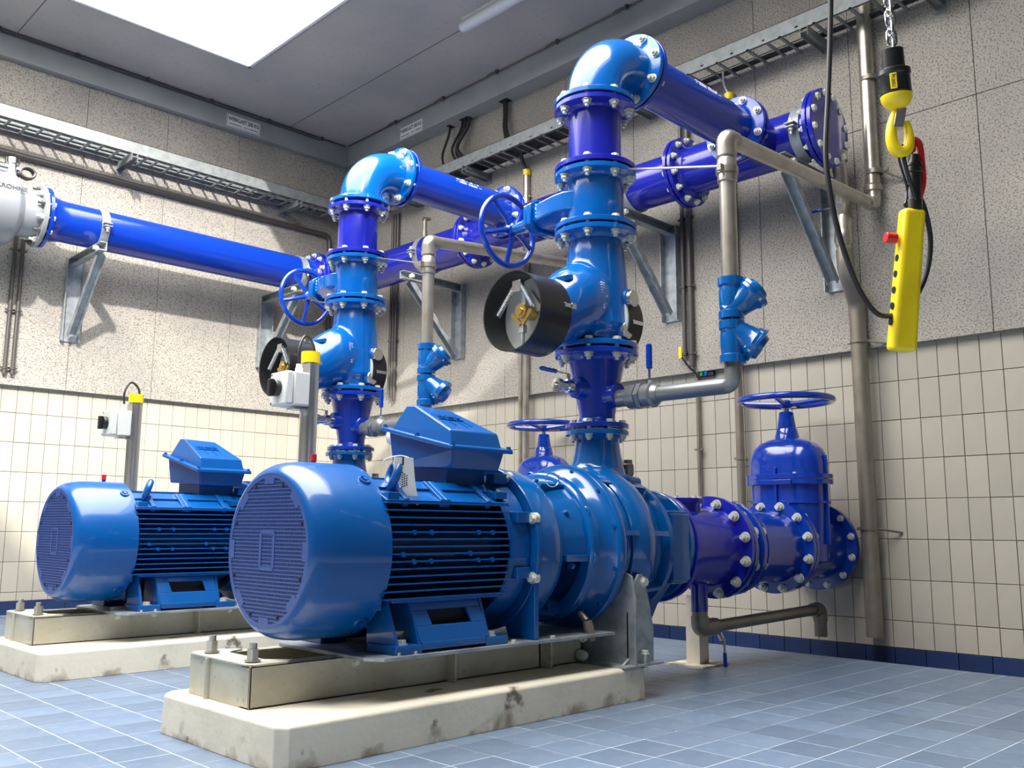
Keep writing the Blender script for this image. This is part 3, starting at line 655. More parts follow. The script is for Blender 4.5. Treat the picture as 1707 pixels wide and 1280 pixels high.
b.obox((3.115, YA, ZA-.01), (.022,0,0), (0,.215,0), (0,0,.02)); b.obox((3.115, YA, ZA-.01), (.022,0,0), (0,.02,0), (0,0,.215))
part(T, 'suction_cover', b, 'pump')
b = MB()
for s_ in (-1,1): b.box(3.03, 3.145, YA+s_*.205-.012, YA+s_*.205+.012, ZA-.135, ZA+.125); b.box(3.03, 3.145, YA-.205, YA+.205, ZA-.005+s_*.13-.012, ZA-.005+s_*.13+.012)
b.box(3.03, 3.05, YA-.205, YA+.205, ZA-.13, ZA+.12); part(T, 'suction_frame', b, 'pump', .004, False)
b = MB(); b.prism([(3.00,.36),(3.12,.46),(3.02,.62),(2.90,.55),(2.90,.22)], (0,YA-.16,0), (1,0,0), (0,0,1), (0,.02,0)); part(T, 'casing_toe', b, 'pump', .003, False)
b = MB(); b.lathe(C0, AX, [(3.145,.15),(3.146,.222),(3.149,.2245),(3.170,.2245),(3.173,.222)], 64); part(T, 'suction_flange', b, 'pump')
b = MB(); b.cyl((2.72,YA-.10,ZA+.262), (2.86,YA-.13,ZA+.255), .020, n=16); part(T, 'casing_plug', b, 'pump')
b = MB(); b.cyl((2.95,YA-.05,ZA+.255), (3.02,YA-.05,ZA+.25), .024, n=16); part(T, 'casing_plug', b, 'pump')
b = MB(); b.cyl((2.50,YA-.20,.36), (2.50,YA-.23,.335), .012, n=12); b.lathe((2.50,YA-.23,.335), (.1,-.3,-1), [(0,.017),(.05,.017),(.055,.012),(.07,.012)], 12); part(T, 'drain_plug', b, 'steeld')
b = MB(); b.tube([V((2.40,YA-.16,ZA+.235))+V((.024*math.cos(t),-.01*math.cos(t),.024*math.sin(t))) for t in [2*PI*k/20 for k in range(20)]], .0018, 5, True); part(T, 'wire_loop', b, 'chrome')
# small brown vent valve behind the riser foot
vv = MB(); vv.cyl((2.99,YA-.03,.79), (2.99,YA-.03,.905), .014, n=14); vv.lathe((2.99,YA-.03,.86), (0,0,1), [(0,.017),(.012,.024),(.05,.024),(.055,.019),(.07,.019)], 14); vv.cyl((2.93,YA-.03,.885), (2.99,YA-.03,.885), .010, n=12); vv.cyl((2.915,YA-.03,.885), (2.93,YA-.03,.885), .015, n=6); part(T, 'vent_valve', vv, 'steeld')
rear(T, DR-V((.01,0,0)), 'blue centrifugal pump behind the rear motor, partly hidden by the front motor')

# riser: reducer, check valve, gate valve, spool, elbow ----------------
Z1, Z2, Z3, Z4, Z5 = 1.042, 1.361, 1.863, 2.117, 2.412
C = lambda z: (XR, YA, z)
UP = (0,0,1)
def lever(par, p, d, L, mt, nm='lever', k=1.0):
    b = MB(); p = V(p); d = V(d).normalized(); side = d.cross(V((.3,.8,.1))).normalized()
    b.bar(p, p+d*L*.45, .012, .004, side); lv = part(par, nm, b, 'stain')
    b = MB(); b.tube([p+d*L*t for t in (.40,.42,.7,.97,1.0)], [.006*k,.0085*k,.009*k,.0085*k,.005*k], 10); part(lv, 'sleeve', b, mt)
T = thing('reducer_pipe', C(Z1), 'blue tapered reducer with side bosses, lowest piece of the front riser', 'pipe fitting', 'riser reducers')
b = MB(); flange(b, C(Z1), UP, 1, .127, .072, t=.02, hub=.022); flange(b, C(Z2), UP, -1, .17, .112, hub=.02)
b.lathe(C(0), UP, [(Z1+.02,.072),(Z1+.06,.073),(Z2-.06,.110),(Z2-.02,.112)], 48); part(T, 'body', b, 'pipeb')
b = MB()
zbz = 1.205
d1 = V((-.80, -.45, 0)).normalized(); d1 = V((-.95,.1,0)).normalized(); d2 = V((0.25,-1,0)).normalized(); d2 = V((0,-1,0))
b.lathe(V(C(zbz)), d1, [(.05,.06),(.085,.047),(.118,.043),(.122,.038)], 28); b.lathe(V(C(zbz-.03)), d2, [(.05,.058),(.08,.05),(.112,.050),(.116,.045)], 28); part(T, 'boss', b, 'pipeb')
vb = MB(); p = V(C(zbz))+d1*.12; vb.lathe(p, d1, [(0,.020),(.02,.020),(.022,.028),(.045,.028),(.05,.022),(.075,.022),(.078,.027),(.098,.027),(.1,.014),(.085,.012)], 20); vb.cyl(p+d1*.035+V((0,0,.02)), p+d1*.035+V((0,0,.05)), .009); tv = part(T, 'tap', vb, 'chrome')
lever(tv, p+d1*.035+V((0,0,.05)), (-.85,.25,.10), .13, 'wheel')
for zz, R_, n_, me in ((Z1,.105,8,BOLTS),): bolt_circle(T, C(zz), UP, R_, n_, me, PI/8)
bolt_circle(T, C(Z2), UP, .147, 8, BOLT, PI/8+.1)
rear(T, DR, 'blue tapered reducer with side bosses, lowest piece of the rear riser')

T = thing('check_valve', C(Z2), 'blue check valve with a black open spring housing, middle of the front riser', 'valve', 'riser check valves')
b = MB(); flange(b, C(Z2), UP, 1, .17, .110, hub=.02); part(T, 'flange', b, 'valve'); b = MB(); flange(b, C(Z3), UP, -1, .17, .112, hub=.02); part(T, 'flange', b, 'valve')
b = MB(); b.lathe(C(0), UP, [(Z2+.03,.106),(1.40,.112),(1.437,.116),(1.446,.136),(1.46,.141),(1.475,.136),(1.53,.134),(1.60,.132),(1.68,.127),(1.76,.119),(1.80,.113),(1.832,.112)], 64)
# bulge towards the housing and hinge chamber
n_ = 40; vs = []; fs = []; bp = [(-.345,.08,1.455),(-.34,.118,1.455),(-.29,.138,1.468),(-.22,.152,1.51),(-.15,.160,1.545),(-.09,.155,1.56),(-.04,.140,1.565),(.0,.12,1.56),(.05,.10,1.54),(.13,.085,1.50),(.17,.08,1.49)]
for (dx, r, zc) in bp:
    for k in range(n_): a = 2*PI*k/n_; vs.append((XR+dx, YA+r*.82*math.cos(a), zc+r*math.sin(a)))
for j in range(len(bp)-1):
    for k in range(n_): k2 = (k+1) % n_; fs.append((j*n_+k, j*n_+k2, (j+1)*n_+k2, (j+1)*n_+k))
fs += [tuple(range(n_-1,-1,-1)), tuple((len(bp)-1)*n_+k for k in range(n_))]
b.add(vs, fs); melt(part(T, 'body', b, 'valve', ang=60), .007, 16)
for (px_, py_, pz_) in ((2.885, YA-.140, 1.568), (2.862, YA-.125, 1.437)):
    d = V((px_-XR, py_-YA, 0)).normalized(); d = V((.12,-.99,0)).normalized()
    b = MB(); b.lathe(V((px_,py_,pz_))-d*.03, d, [(-.02,.044),(.026,.041),(.030,.037)], 24); part(T, 'cap_boss', b, 'valve')
    b = MB(); b.lathe(V((px_,py_,pz_)), d, [(-.004,.030),(-.002,.0355),(.014,.0355),(.017,.033)], 28); part(T, 'steel_cap', b, 'stain')
b = MB(); b.lathe((2.60, YA-.02, 1.60), (-.2,.05,1), [(0,.055),(.02,.055),(.022,.03)], 24, ell=(1.3,.7)); part(T, 'hinge_cover', b, 'valve')
zh = 1.452
b = MB(); b.ring((0,YA,zh), AX, [(2.352,.1525),(2.352,.1485),(2.515,.1485),(2.515,.1525)], 72); hs = part(T, 'spring_housing', b, 'black', ang=50)
b = MB(); b.cyl((2.462,YA,zh), (2.470,YA,zh), .148, n=64); part(hs, 'dial_plate', b, 'lgrey')
b = MB(); b.ring((2.352,YA,zh), AX, [(-.003,.149),(-.003,.154),(.004,.154),(.004,.149)], 72); part(hs, 'rim', b, 'black')
def spring(p, q, R, wr, turns):
    p, q = V(p), V(q); d = (q-p).normalized(); e = d.cross(V((1,0,0))).normalized(); f = d.cross(e); N = turns*10; bb = MB()
    bb.tube([p+(q-p)*i/N+(e*math.cos(2*PI*i*turns/N)+f*math.sin(2*PI*i*turns/N))*R for i in range(N+1)], wr, 5); return bb
hy = lambda v: YA+v
for s_, q in ((1, (2.380, hy(.105), zh+.0)), (-1, (2.380, hy(-.085), zh+.01))):
    part(hs, 'spring', spring((2.385, hy(s_*.018), zh+.105), q, .0095, .0019, 22), 'chrome')
b = MB(); b.obox((2.385, hy(0), zh+.100), (.012,0,0), (0,.022,0), (0,0,.022)); part(hs, 'spring_anchor', b, 'stain', .002)
b = MB(); b.prism([(-.07,.0),(.0,.09),(.06,.0),(.05,-.005)], (2.450, YA, zh+.01), (0,1,0), (0,0,1), (.003,0,0)); b.obox((2.420, hy(0), zh+.05), (.008,0,0), (0,.010,0), (0,0,.05)); part(hs, 'back_bracket', b, 'lgrey')
b = MB(); b.cyl((2.390, hy(-.005), zh+.005), (2.460, hy(-.005), zh+.005), .028, n=24); b.cyl((2.384, hy(-.005), zh+.005), (2.390, hy(-.005), zh+.005), .013, n=16); b.bar((2.400,hy(.045),zh+.0), (2.400,hy(-.0),zh-.045), .016, .010, (1,0,0)); b.bar((2.400,hy(-.055),zh+.005), (2.400,hy(-.008),zh-.045), .016, .010, (1,0,0)); part(hs, 'brass_linkage', b, 'brass', label='brass hub and linkage arms')
b = MB(); b.box(2.400, 2.420, hy(-.012), hy(.012), zh-.075, zh-.045); b.cyl((2.410, hy(0), zh-.145), (2.410, hy(0), zh-.07), .0085, n=12); part(hs, 'shaft_rod', b, 'galv')
b = MB()
for i in range(8):
    a = math.radians(200+i*8); b.obox((2.459, YA-.09*math.cos(a)*-1, zh+.09*math.sin(a)), (.001,0,0), (0,.0055,0), (0,0,.0055))
part(hs, 'scale_print', b, 'print', smooth=False)
b = MB(); b.obox((2.500, YA-.153, zh+.02), (.024,0,0), (0,.003,0), (0,0,.008)); b.obox((2.522, YA-.156, zh+.02), (.012,0,0), (0,.004,0), (0,0,.011)); part(hs, 'latch', b, 'chrome', .001)
b = MB(); b.ring((0,YA,zh+.03), AX, [(2.86,.151),(2.86,.147),(2.95,.147),(2.95,.151)], 72); b.cyl((2.942,YA,zh+.03), (2.95,YA,zh+.03), .15, n=64); h2 = part(T, 'rear_housing', b, 'black', ang=50)
b = MB(); b.cyl((2.852,YA,zh+.03), (2.86,YA,zh+.03), .149, n=64); part(h2, 'housing_back', b, 'lgrey')
b = MB(); b.obox((2.915, YA-.152, zh+.02), (.034,0,0), (0,.003,0), (0,0,.008)); part(h2, 'latch', b, 'chrome', .001)
b = MB()   # raised casting marks, illegible
for cx, n0 in ((-.112, 6), (-.097, 11), (-.082, 8)):
    for k in range(n0):
        if random.random() < .85: b.obox((XR+cx, YA-.118+.2*(cx+.08), 1.61-k*.010-(.02 if cx > -.09 else 0)), (.004,0,0), (0,.003,0), (0,0,.0022))
part(T, 'casting_mark', b, 'wprint', smooth=False)
rear(T, DR, 'blue check valve with a black spring housing, in the middle of the rear riser')

T = thing('gate_valve', C(Z3), 'blue gate valve of the front riser, its handwheel upright at the far left', 'valve', 'riser gate valves')
zg = 1.99
b = MB(); flange(b, C(Z3), UP, 1, .17, .112, hub=.02); flange(b, C(Z4), UP, -1, .17, .112, hub=.02); b.lathe(C(0), UP, [(Z3+.02,.112),(Z3+.05,.118),(Z4-.05,.118),(Z4-.02,.112)], 56); part(T, 'body', b, 'valve')
b = MB()   # flat tapering bonnet along +Y
def sec(y, wx, hz): return [(XR-wx,y,zg-hz*.6),(XR-wx*.6,y,zg-hz),(XR+wx*.6,y,zg-hz),(XR+wx,y,zg-hz*.6),(XR+wx,y,zg+hz*.6),(XR+wx*.6,y,zg+hz),(XR-wx*.6,y,zg+hz),(XR-wx,y,zg+hz*.6)]
ss = [sec(YA+.0,.110,.058), sec(YA+.06,.132,.060), sec(YA+.12,.130,.060), sec(YA+.20,.115,.058), sec(YA+.27,.095,.058)]
b.add(sum(ss, []), [(j*8+i, j*8+(i+1)%8, (j+1)*8+(i+1)%8, (j+1)*8+i) for j in range(4) for i in range(8)]+[tuple(range(7,-1,-1)), tuple(range(32,40))])
b.add(sum([sec(y,.112,.072) for y in (YA+.27, YA+.295)], []), [(i,(i+1)%8,(i+1)%8+8,i+8) for i in range(8)]+[tuple(range(7,-1,-1)), tuple(range(8,16))])
b.add(sum([sec(y,.108,.070) for y in (YA+.299, YA+.32)], []), [(i,(i+1)%8,(i+1)%8+8,i+8) for i in range(8)]+[tuple(range(7,-1,-1)), tuple(range(8,16))])
part(T, 'bonnet', b, 'valve', .005)
b = MB(); b.lathe((XR,0,zg), (0,1,0), [(YA+.32,.075),(YA+.35,.055),(YA+.38,.036),(YA+.44,.028),(YA+.47,.026)], 28); part(T, 'stem_collar', b, 'valve')
b = MB(); b.cyl((XR,YA+.46,zg), (XR,YA+.535,zg), .013); part(T, 'stem', b, 'stain')
def handwheel(T, c, ax, R, nsp, phase, mt='wheel', rim=.014, dish=.03):
    c, ax = V(c), V(ax).normalized(); e = ax.cross(V((0,0,1)));  e = V((1,0,0)) if e.length < 1e-3 else e.normalized(); f = ax.cross(e)
    b = MB(); N = 64; b.tube([c+(e*math.cos(2*PI*i/N)+f*math.sin(2*PI*i/N))*(R-rim) for i in range(N)], rim, 12, True); wh = part(T, 'handwheel', b, mt)
    b = MB(); b.lathe(c-ax*dish, ax, [(-.022,.024),(-.016,.030),(.012,.030),(.02,.022)], 24); part(wh, 'hub', b, mt)
    for i in range(nsp):
        a = phase+2*PI*i/nsp; d = e*math.cos(a)+f*math.sin(a); b = MB(); b.tube([c-ax*dish+d*.018, c-ax*dish*.9+d*.06, c-ax*dish*.2+d*(R-.05), c+d*(R-.02)], [.015,.013,.0115,.012], 8); part(wh, 'spoke', b, mt)
    return wh
handwheel(T, (XR,YA+.525,zg+.004), (0,1,0), .177, 5, .35)
bolt_circle(T, C(Z3), UP, .147, 8, BOLT, PI/8+.1)
b = MB(); 
def text_mesh(s, size, ext=.001):
    cu = bpy.data.curves.new('txt', 'FONT'); cu.body = s; cu.size = size; cu.extrude = ext; cu.offset = size*.02; cu.align_x = 'CENTER'; cu.align_y = 'CENTER'
    o = bpy.data.objects.new('txt', cu); COL.objects.link(o); bpy.context.view_layer.update()
    me = bpy.data.meshes.new_from_object(o.evaluated_get(bpy.context.evaluated_depsgraph_get())); bpy.data.objects.remove(o); return me
def lettering(par, s, size, loc, xdir, ydir, mt, ext=.001, name='lettering', sx=1.0):
    me = text_mesh(s, size, ext); x, y = V(xdir).normalized(), V(ydir).normalized(); z = x.cross(y); R = Matrix((x*sx, y, z)).transposed().to_4x4()
    R.translation = V(loc)-ORG[par]; me.transform(R); me.materials.clear(); me.materials.append(M[mt]); o = bpy.data.objects.new(name, me); COL.objects.link(o); o.parent = par; ORG[o] = V(loc); return o
lettering(T, 'AVK', .036, (XR-.101, YA+.235, zg+.005), (0,0,1), (0,1,0), 'wprint', .0015)
rear(T, DR, 'blue gate valve of the rear riser, its handwheel left of the riser')

T = thing('spool_pipe', C(Z4), 'ultramarine vertical spool pipe below the top elbow of the front riser', 'pipe', 'riser spool pipes')
b = MB(); flange(b, C(Z4), UP, 1, .17, .110, hub=.012); flange(b, C(Z5), UP, -1, .17, .110, hub=.012); b.lathe(C(0), UP, [(Z4+.02,.110),(Z5-.02,.110)], 56); part(T, 'pipe', b, 'pipe')
bolt_circle(T, C(Z4), UP, .147, 8, BOLT, PI/8+.1); bolt_circle(T, C(Z5), UP, .147, 8, BOLT, PI/8+.1)
rear(T, DR, 'ultramarine vertical spool pipe below the top elbow of the rear riser')

ZB, XE = 2.668, 3.105
T = thing('pipe_elbow', C(Z5), 'glossy blue ninety degree elbow on top of the front riser', 'elbow', 'riser top elbows')
b = MB(); flange(b, C(Z5), UP, 1, .17, .114, hub=.012); flange(b, (XE,YA,ZB), AX, -1, .17, .114, hub=.012)
R_ = .215; cc = V((XR+R_, YA, ZB-R_)); pts = [V(C(Z5+.01))]+[cc+V((-math.cos(a)*R_,0,math.sin(a)*R_)) for a in [PI/2*i/16 for i in range(17)]]+[V((XE-.01,YA,ZB))]
b.tube(pts, .1145, 56); part(T, 'bend', b, 'valve', ang=40)
bolt_circle(T, (XE,YA,ZB), AX, .147, 8, BOLT, PI/8+.15)
rear(T, DR+V((.01,0,.012)), 'glossy blue ninety degree elbow on top of the rear riser')

XT = 3.955
T = thing('branch_pipe', (XE,YA,ZB), 'long blue horizontal pipe from the front elbow to the wall header', 'pipe', 'branch pipes to the header')
b = MB(); flange(b, (XE,YA,ZB), AX, 1, .17, .110, hub=.012); flange(b, (XT,YA,ZB), AX, -1, .17, .110, hub=.012); b.lathe((0,YA,ZB), AX, [(XE+.02,.110),(XT-.02,.110)], 56); part(T, 'pipe', b, 'pipeb')
bolt_circle(T, (XT,YA,ZB), AX, .147, 8, BOLT, PI/8)
b = MB(); nrm = V((0,-.75,.66)).normalized(); tv_ = AX and V((0,.66,.75)).normalized()
for row, (n0, dx, dz) in enumerate(((3,.05,.028),(16,0,0),(17,-.01,-.028))):
    for k in range(n0):
        if random.random() < .8:
            c0 = V((3.47+dx+k*.0125, YA, ZB))+nrm*.1105*1+ (V((0,nrm.z,-nrm.y))*0) + V((0,.66,.75))*dz*.9; c0 = V((c0.x, YA, ZB))+(V((0,c0.y-YA,c0.z-ZB)).normalized())*.1108
            n2 = V((0,c0.y-YA,c0.z-ZB)).normalized(); t2 = V((1,0,0)).cross(n2); h = random.choice((.4,.9,1)); b.obox(c0, (.0018+.0016*random.random(),0,0), t2*.0085*h, n2*.0006)
part(T, 'printed_marking', b, 'wprint', smooth=False)
rear(T, DR+V((.02,0,.012)), 'long blue horizontal pipe from the rear elbow to the wall header')

# bypass line of galvanised pipe with two blue inclined valves
T = thing('bypass_pipe', (XR,YA-.13,1.175), 'grey galvanised bypass pipe with two blue inclined valves beside the front riser', 'pipe', 'bypass pipes')
yb, zl, zu, rb = 1.775, 1.160, 2.085, .0305
b = MB(); b.tube(rounded([(XR,YA-.31,zl), (XR,yb,zl), (XR,yb,1.245)], .085, 10), rb, 20); b.lathe((XR,yb,1.22), UP, [(0,rb),(.02,rb)], 20); part(T, 'lower_pipe', b, 'galvd')
b = MB(); y = YA-.112; b.lathe((XR,y,zl), (0,-1,0), [(0,.034),(.05,.035),(.057,.046),(.06,.047),(.10,.047),(.101,.050),(.104,.050),(.106,.041),(.13,.041),(.131,.045),(.165,.045),(.167,.049),(.172,.049),(.178,.040),(.20,.033)], 24)
b.lathe((XR,y,zl), (0,-1,0), [(.107,.052),(.128,.052)], 6); bv = part(T, 'union', b, 'galvd')
b = MB(); b.cyl((XR,YA-.27,zl+.03), (XR,YA-.27,zl+.055), .012); st2 = part(T, 'valve_stem', b, 'galv'); lever(T, (XR-.0,YA-.265,zl+.035), (0,.0,1), .165, 'wheel', k=1.35)
b = MB(); b.tube(rounded([(XR,yb,1.54), (XR,yb,zu), (4.55,1.992,2.322)], .07, 10), rb, 20); part(T, 'upper_pipe', b, 'steel')
b = MB(); b.tube(rounded([(XR,yb,zu-.055), (XR,yb,zu), (XR+.055,yb,zu)], .05, 10), rb+.006, 20); b.lathe((XR,yb,zu-.075), UP, [(0,.038),(.02,.038)], 20); b.lathe((XR,yb,1.91), UP, [(0,rb),(.004,.036),(.085,.036),(.09,.034)], 20); part(T, 'elbow', b, 'steel')
def incl(zc, tilt):
    b = MB(); b.lathe((XR,yb,zc), UP, [(-.078,.032),(-.077,.046),(-.05,.046),(-.046,.040),(-.02,.043),(.02,.043),(.04,.040),(.046,.046),(.074,.046),(.078,.036)], 24)
    d = V((.45,-.62,tilt)).normalized()*.88; b.lathe(V((XR,yb,zc-.045*math.copysign(1,tilt))), d, [(-.02,.040),(.04,.048),(.075,.054),(.085,.062),(.097,.062),(.099,.066),(.110,.066),(.113,.050),(.128,.042)], 24)
    vlv = part(T, 'inclined_valve', b, 'pump'); e = d.cross(V((0,0,1))).normalized(); f = d.cross(e)
    for i in range(4):
        a = PI/4+i*PI/2; inst(vlv, 'bolt', HEADS, V((XR,yb,zc-.045*math.copysign(1,tilt)))+d*.110+(e*math.cos(a)+f*math.sin(a))*.054, d.to_track_quat('Z','Y'))
    n2 = V((-.35,-.8,0)).normalized(); b = MB(); b.obox(V((XR,yb,zc))+V((-.01,-.047,0))+d*.03, V((.8,-.35,0)).normalized()*.013, n2*.0015, V((.2,-.2,.9)).normalized()*.014); part(vlv, 'sticker', b, 'paper', smooth=False)
incl(1.315, -.55); incl(1.475, .62)
b = MB(); b.ring((XR,yb,1.955), UP, [(-.012,.037),(.012,.037),(.012,.041),(-.012,.041)], 24); b.obox((XR-.05,yb-.005,1.955), (.012,0,0), (0,.008,0), (0,0,.012)); b.bar((XR-.05,yb+.0,1.96), (XR+.02,YA-.15,2.105), .014, .006); part(T, 'brace_clamp', b, 'steel')
rear(T, DR, 'grey galvanised bypass pipe with two blue inclined valves beside the rear riser')

# suction side -----------------------------------------------------------
ys, zs_ = 2.40, .567
CS = lambda x: (x, ys, zs_)
T = thing('suction_pipe', (3.17,ys,zs_), 'violet blue suction pipe with top cover, right of the front pump', 'pipe', 'suction pipes')
XF1, XF2, XF3 = 3.612, 4.16, 4.60
b = MB(); b.lathe((0,ys,zs_+.01), AX, [(3.176,.18),(3.177,.222),(3.18,.2245),(3.20,.2245),(3.203,.222),(3.21,.172),(3.25,.168),(XF1-.05,.168),(XF1-.03,.175),(XF1-.026,.2225),(XF1-.004,.2225)], 72); part(T, 'pipe', b, 'pipe')
b = MB(); b.cyl((3.39,ys,zs_+.12), (3.39,ys,.762), .078, n=40); b.lathe((3.39,ys,.762), UP, [(0,.080),(.004,.094),(.022,.094),(.024,.088)], 40); part(T, 'top_nozzle', b, 'pipe')
bolt_circle(T, (3.39,ys,.762), UP, .078, 6, HEADS, .3)
for o_ in list(T.children):
    if o_.name.startswith('bolt'): o_.location.z += .024
b = MB(); b.cyl((3.46,ys-.03,.30), (3.46,ys-.03,.42), .036, n=24); part(T, 'drain_boss', b, 'pipe')
bolt_circle(T, CS(XF1), AX, .200, 12, BOLTL, PI/12, keep=None)
rear(T, DR, 'violet blue suction pipe right of the rear pump')
T = thing('dismantling_joint', (XF1,ys,zs_), 'ribbed blue dismantling joint between suction pipe and gate valve, front set', 'pipe fitting', 'dismantling joints')
b = MB(); b.lathe((0,ys,zs_), AX, [(XF1+.002,.18),(XF1+.003,.2225),(XF1+.028,.2225),(XF1+.03,.18),(XF1+.055,.176),(XF1+.085,.19),(XF1+.09,.214),(XF1+.115,.214),(XF1+.118,.196),(XF1+.14,.196),(XF1+.143,.205),(XF1+.160,.205),(XF1+.163,.172),(XF2-.06,.166),(XF2-.035,.172),(XF2-.03,.2225),(XF2-.004,.2225)], 72); part(T, 'body', b, 'wheel')
bolt_circle(T, CS(XF1+.10), AX, .190, 8, BOLTL, PI/8); bolt_circle(T, CS(XF2), AX, .200, 12, BOLTL, PI/12)
rear(T, DR, 'ribbed blue dismantling joint behind the rear pump')
T = thing('wall_gate_valve', (4.30,ys,.32), 'large blue gate valve at the right wall, with flat handwheel on top', 'valve', 'wall gate valves')
b = MB(); b.lathe((0,ys,zs_), AX, [(XF2+.002,.18),(XF2+.003,.2225),(XF2+.028,.2225),(XF2+.03,.17),(XF2+.06,.168),(XF3-.06,.168),(XF3-.03,.17),(XF3-.028,.2225),(XF3,.2225)], 72); part(T, 'body', b, 'wheel')
def oval(b, cx, cy, z0z1, ax_, ay_, n=48, pw=2.6):
    vs = []; fs = []
    for z, s in z0z1:
        for k in range(n):
            a = 2*PI*k/n; c_, s_ = math.cos(a), math.sin(a); vs.append((cx+ax_*s*math.copysign(abs(c_)**(2/pw), c_), cy+ay_*s*math.copysign(abs(s_)**(2/pw), s_), z))
    m_ = len(z0z1)
    for j in range(m_-1):
        for k in range(n): k2 = (k+1) % n; fs.append((j*n+k, j*n+k2, (j+1)*n+k2, (j+1)*n+k))
    fs += [tuple(range(n-1,-1,-1)), tuple((m_-1)*n+k for k in range(n))]; b.add(vs, fs)
xg = 4.32
b = MB(); oval(b, xg, ys, [(.50,.95),(.78,1.0),(.782,1.05),(.792,1.05),(.794,1.0),(.872,1.0),(.876,1.13),(.900,1.13)], .125, .195); part(T, 'valve_chest', b, 'wheel', ang=40)
b = MB(); oval(b, xg, ys, [(.903,1.13),(.925,1.13),(.929,1.02),(.985,1.02),(1.02,.985),(1.055,.90),(1.085,.74),(1.105,.50),(1.115,.28)], .125, .195); part(T, 'bonnet', b, 'wheel', ang=40)
b = MB(); b.obox((xg-.128, ys, .86), (.010,0,0), (0,.006,0), (0,0,.10)); b.obox((xg, ys-.2, .80), (.006,0,0), (0,.01,0), (0,0,.22)); b.obox((xg-.135,ys,.885), (.01,0,0), (0,.09,0), (0,0,.012)); part(T, 'rib', b, 'wheel', .002)
b = MB(); b.lathe((xg,ys,0), UP, [(1.105,.064),(1.16,.052),(1.165,.047),(1.245,.036),(1.25,.030)], 28); part(T, 'stem_tower', b, 'wheel')
b = MB(); b.cyl((xg,ys,1.25), (xg,ys,1.31), .016, n=4); part(T, 'stem', b, 'stain')
handwheel(T, (xg,ys,1.308), (0,0,1), .248, 4, .25, rim=.017, dish=.018)
inst(T, 'bolt', HEADS, (xg-.12, ys-.1, .925))
bolt_circle(T, CS(XF3-.028), AX, .200, 12, HEAD, PI/12, flip=-1)
rear(T, V((.07,1.79,.01)), 'large blue gate valve with flat handwheel seen between the two pumps')
b = MB(); b.lathe((0,ys,zs_), AX, [(XF3+.002,.16),(XF3+.002,.2225),(XF3+.028,.2225),(XF3+.03,.17),(XW+.02,.165)], 48)
# drain pipe ---------------------------------------------------------------
T = thing('drain_pipe', (3.46,ys-.03,.20), 'brown aged steel drain pipe under the suction pipe, with elbow and open end', 'pipe')
p0, p1, p2 = V((3.46,ys-.03,.31)), V((3.46,ys-.03,.228)), V((4.44, 2.335, .258))
b = MB(); b.cyl(p0+V((0,0,.02)), p0-V((0,0,.05)), .034, n=20); b.tube(rounded([p0-V((0,0,.03)), p1, p1+(p2-p1)*.1], .045, 8), .0385, 20); part(T, 'elbow', b, 'steeld')
b = MB(); d = (p2-p1).normalized(); b.tube([p1+d*.07, p2], .0265, 18); b.lathe(p1+d*.08, d, [(0,.036),(.035,.036),(.04,.03)], 18); part(T, 'pipe', b, 'steeld')
b = MB(); b.tube(rounded([p2-d*.05, p2+d*.02, p2+d*.02-V((0,0,.06))], .04, 8), .035, 18); b.cyl(p2+d*.02-V((0,0,.055)), p2+d*.02-V((0,0,.135)), .031, n=20); part(T, 'end_elbow', b, 'steeld')
b = MB(); b.cyl(p1+d*.13-V((0,.0,.02)), p1+d*.13-V((0,.02,.06)), .012); tv = part(T, 'valve_stem', b, 'chrome'); lever(T, p1+d*.13-V((0,.03,.05)), (0,-.02,-1), .155, 'wheel')
T = thing('pipe_support', (3.56,ys+.05,ZF), 'pale concrete pipe support foot under the front suction pipe', 'support')
b = MB(); b.box(3.525,3.595,ys+.02,ys+.09,ZF+.008,.36); part(T, 'leg', b, 'plinth'); b = MB(); b.box(3.46,3.66,ys-.04,ys+.15,ZF,ZF+.008); part(T, 'base', b, 'plinth')

for o_, d, lab in REAR: dup(o_, d, lab)

# ================================================================== HEADERS ON THE WALLS
XH, YH, ZH, RH, RF = 4.285, 6.46, 2.685, .137, .2025
T = thing('header_pipe', (XH, 3.5, ZH), 'thick blue header pipe along the right wall, ending in a bolted disc', 'pipe')
b = MB(); Yx = (0,1,0); b.lathe((XH,0,ZH), Yx, [(2.12,.137),(2.94,.137)], 56); part(T, 'pipe', b, 'pipe')
b = MB(); b.lathe((XH,0,ZH), Yx, [(2.96,.137),(4.75,.137)], 56); part(T, 'pipe', b, 'pipe')
b = MB(); b.lathe((XH,0,ZH), Yx, [(4.77,.137),(6.0,.137)], 56); part(T, 'pipe', b, 'pipe')
b = MB(); b.lathe((XH,0,ZH), Yx, [(2.072,.16),(2.072,.199),(2.075,RF),(2.094,RF),(2.096,.19)], 64); part(T, 'end_disc', b, 'pipe')
b = MB(); flange(b, (XH,2.097,ZH), Yx, 1, RF, .137, t=.024); part(T, 'flange', b, 'pipe')
for y in (2.95, 4.76):
    b = MB(); flange(b, (XH,y,ZH), Yx, 1, RF, .137, t=.024); flange(b, (XH,y,ZH), Yx, -1, RF, .137, t=.024); part(T, 'flange', b, 'pipe'); bolt_circle(T, (XH,y,ZH), Yx, .178, 12, BOLT, PI/12)
bolt_circle(T, (XH,2.097,ZH), Yx, .178, 12, BOLT, PI/12, flip=-1)
for (y, dx, zb_) in ((YA, 0, ZB), (YA+1.79, .07, ZB+.012)):
    b = MB(); flange(b, (XT+dx,y,zb_), AX, 1, .17, .110, hub=.012); b.lathe((0,y,zb_), AX, [(XT+dx+.02,.110),(XH-.05,.110)], 48); part(T, 'branch', b, 'pipe')
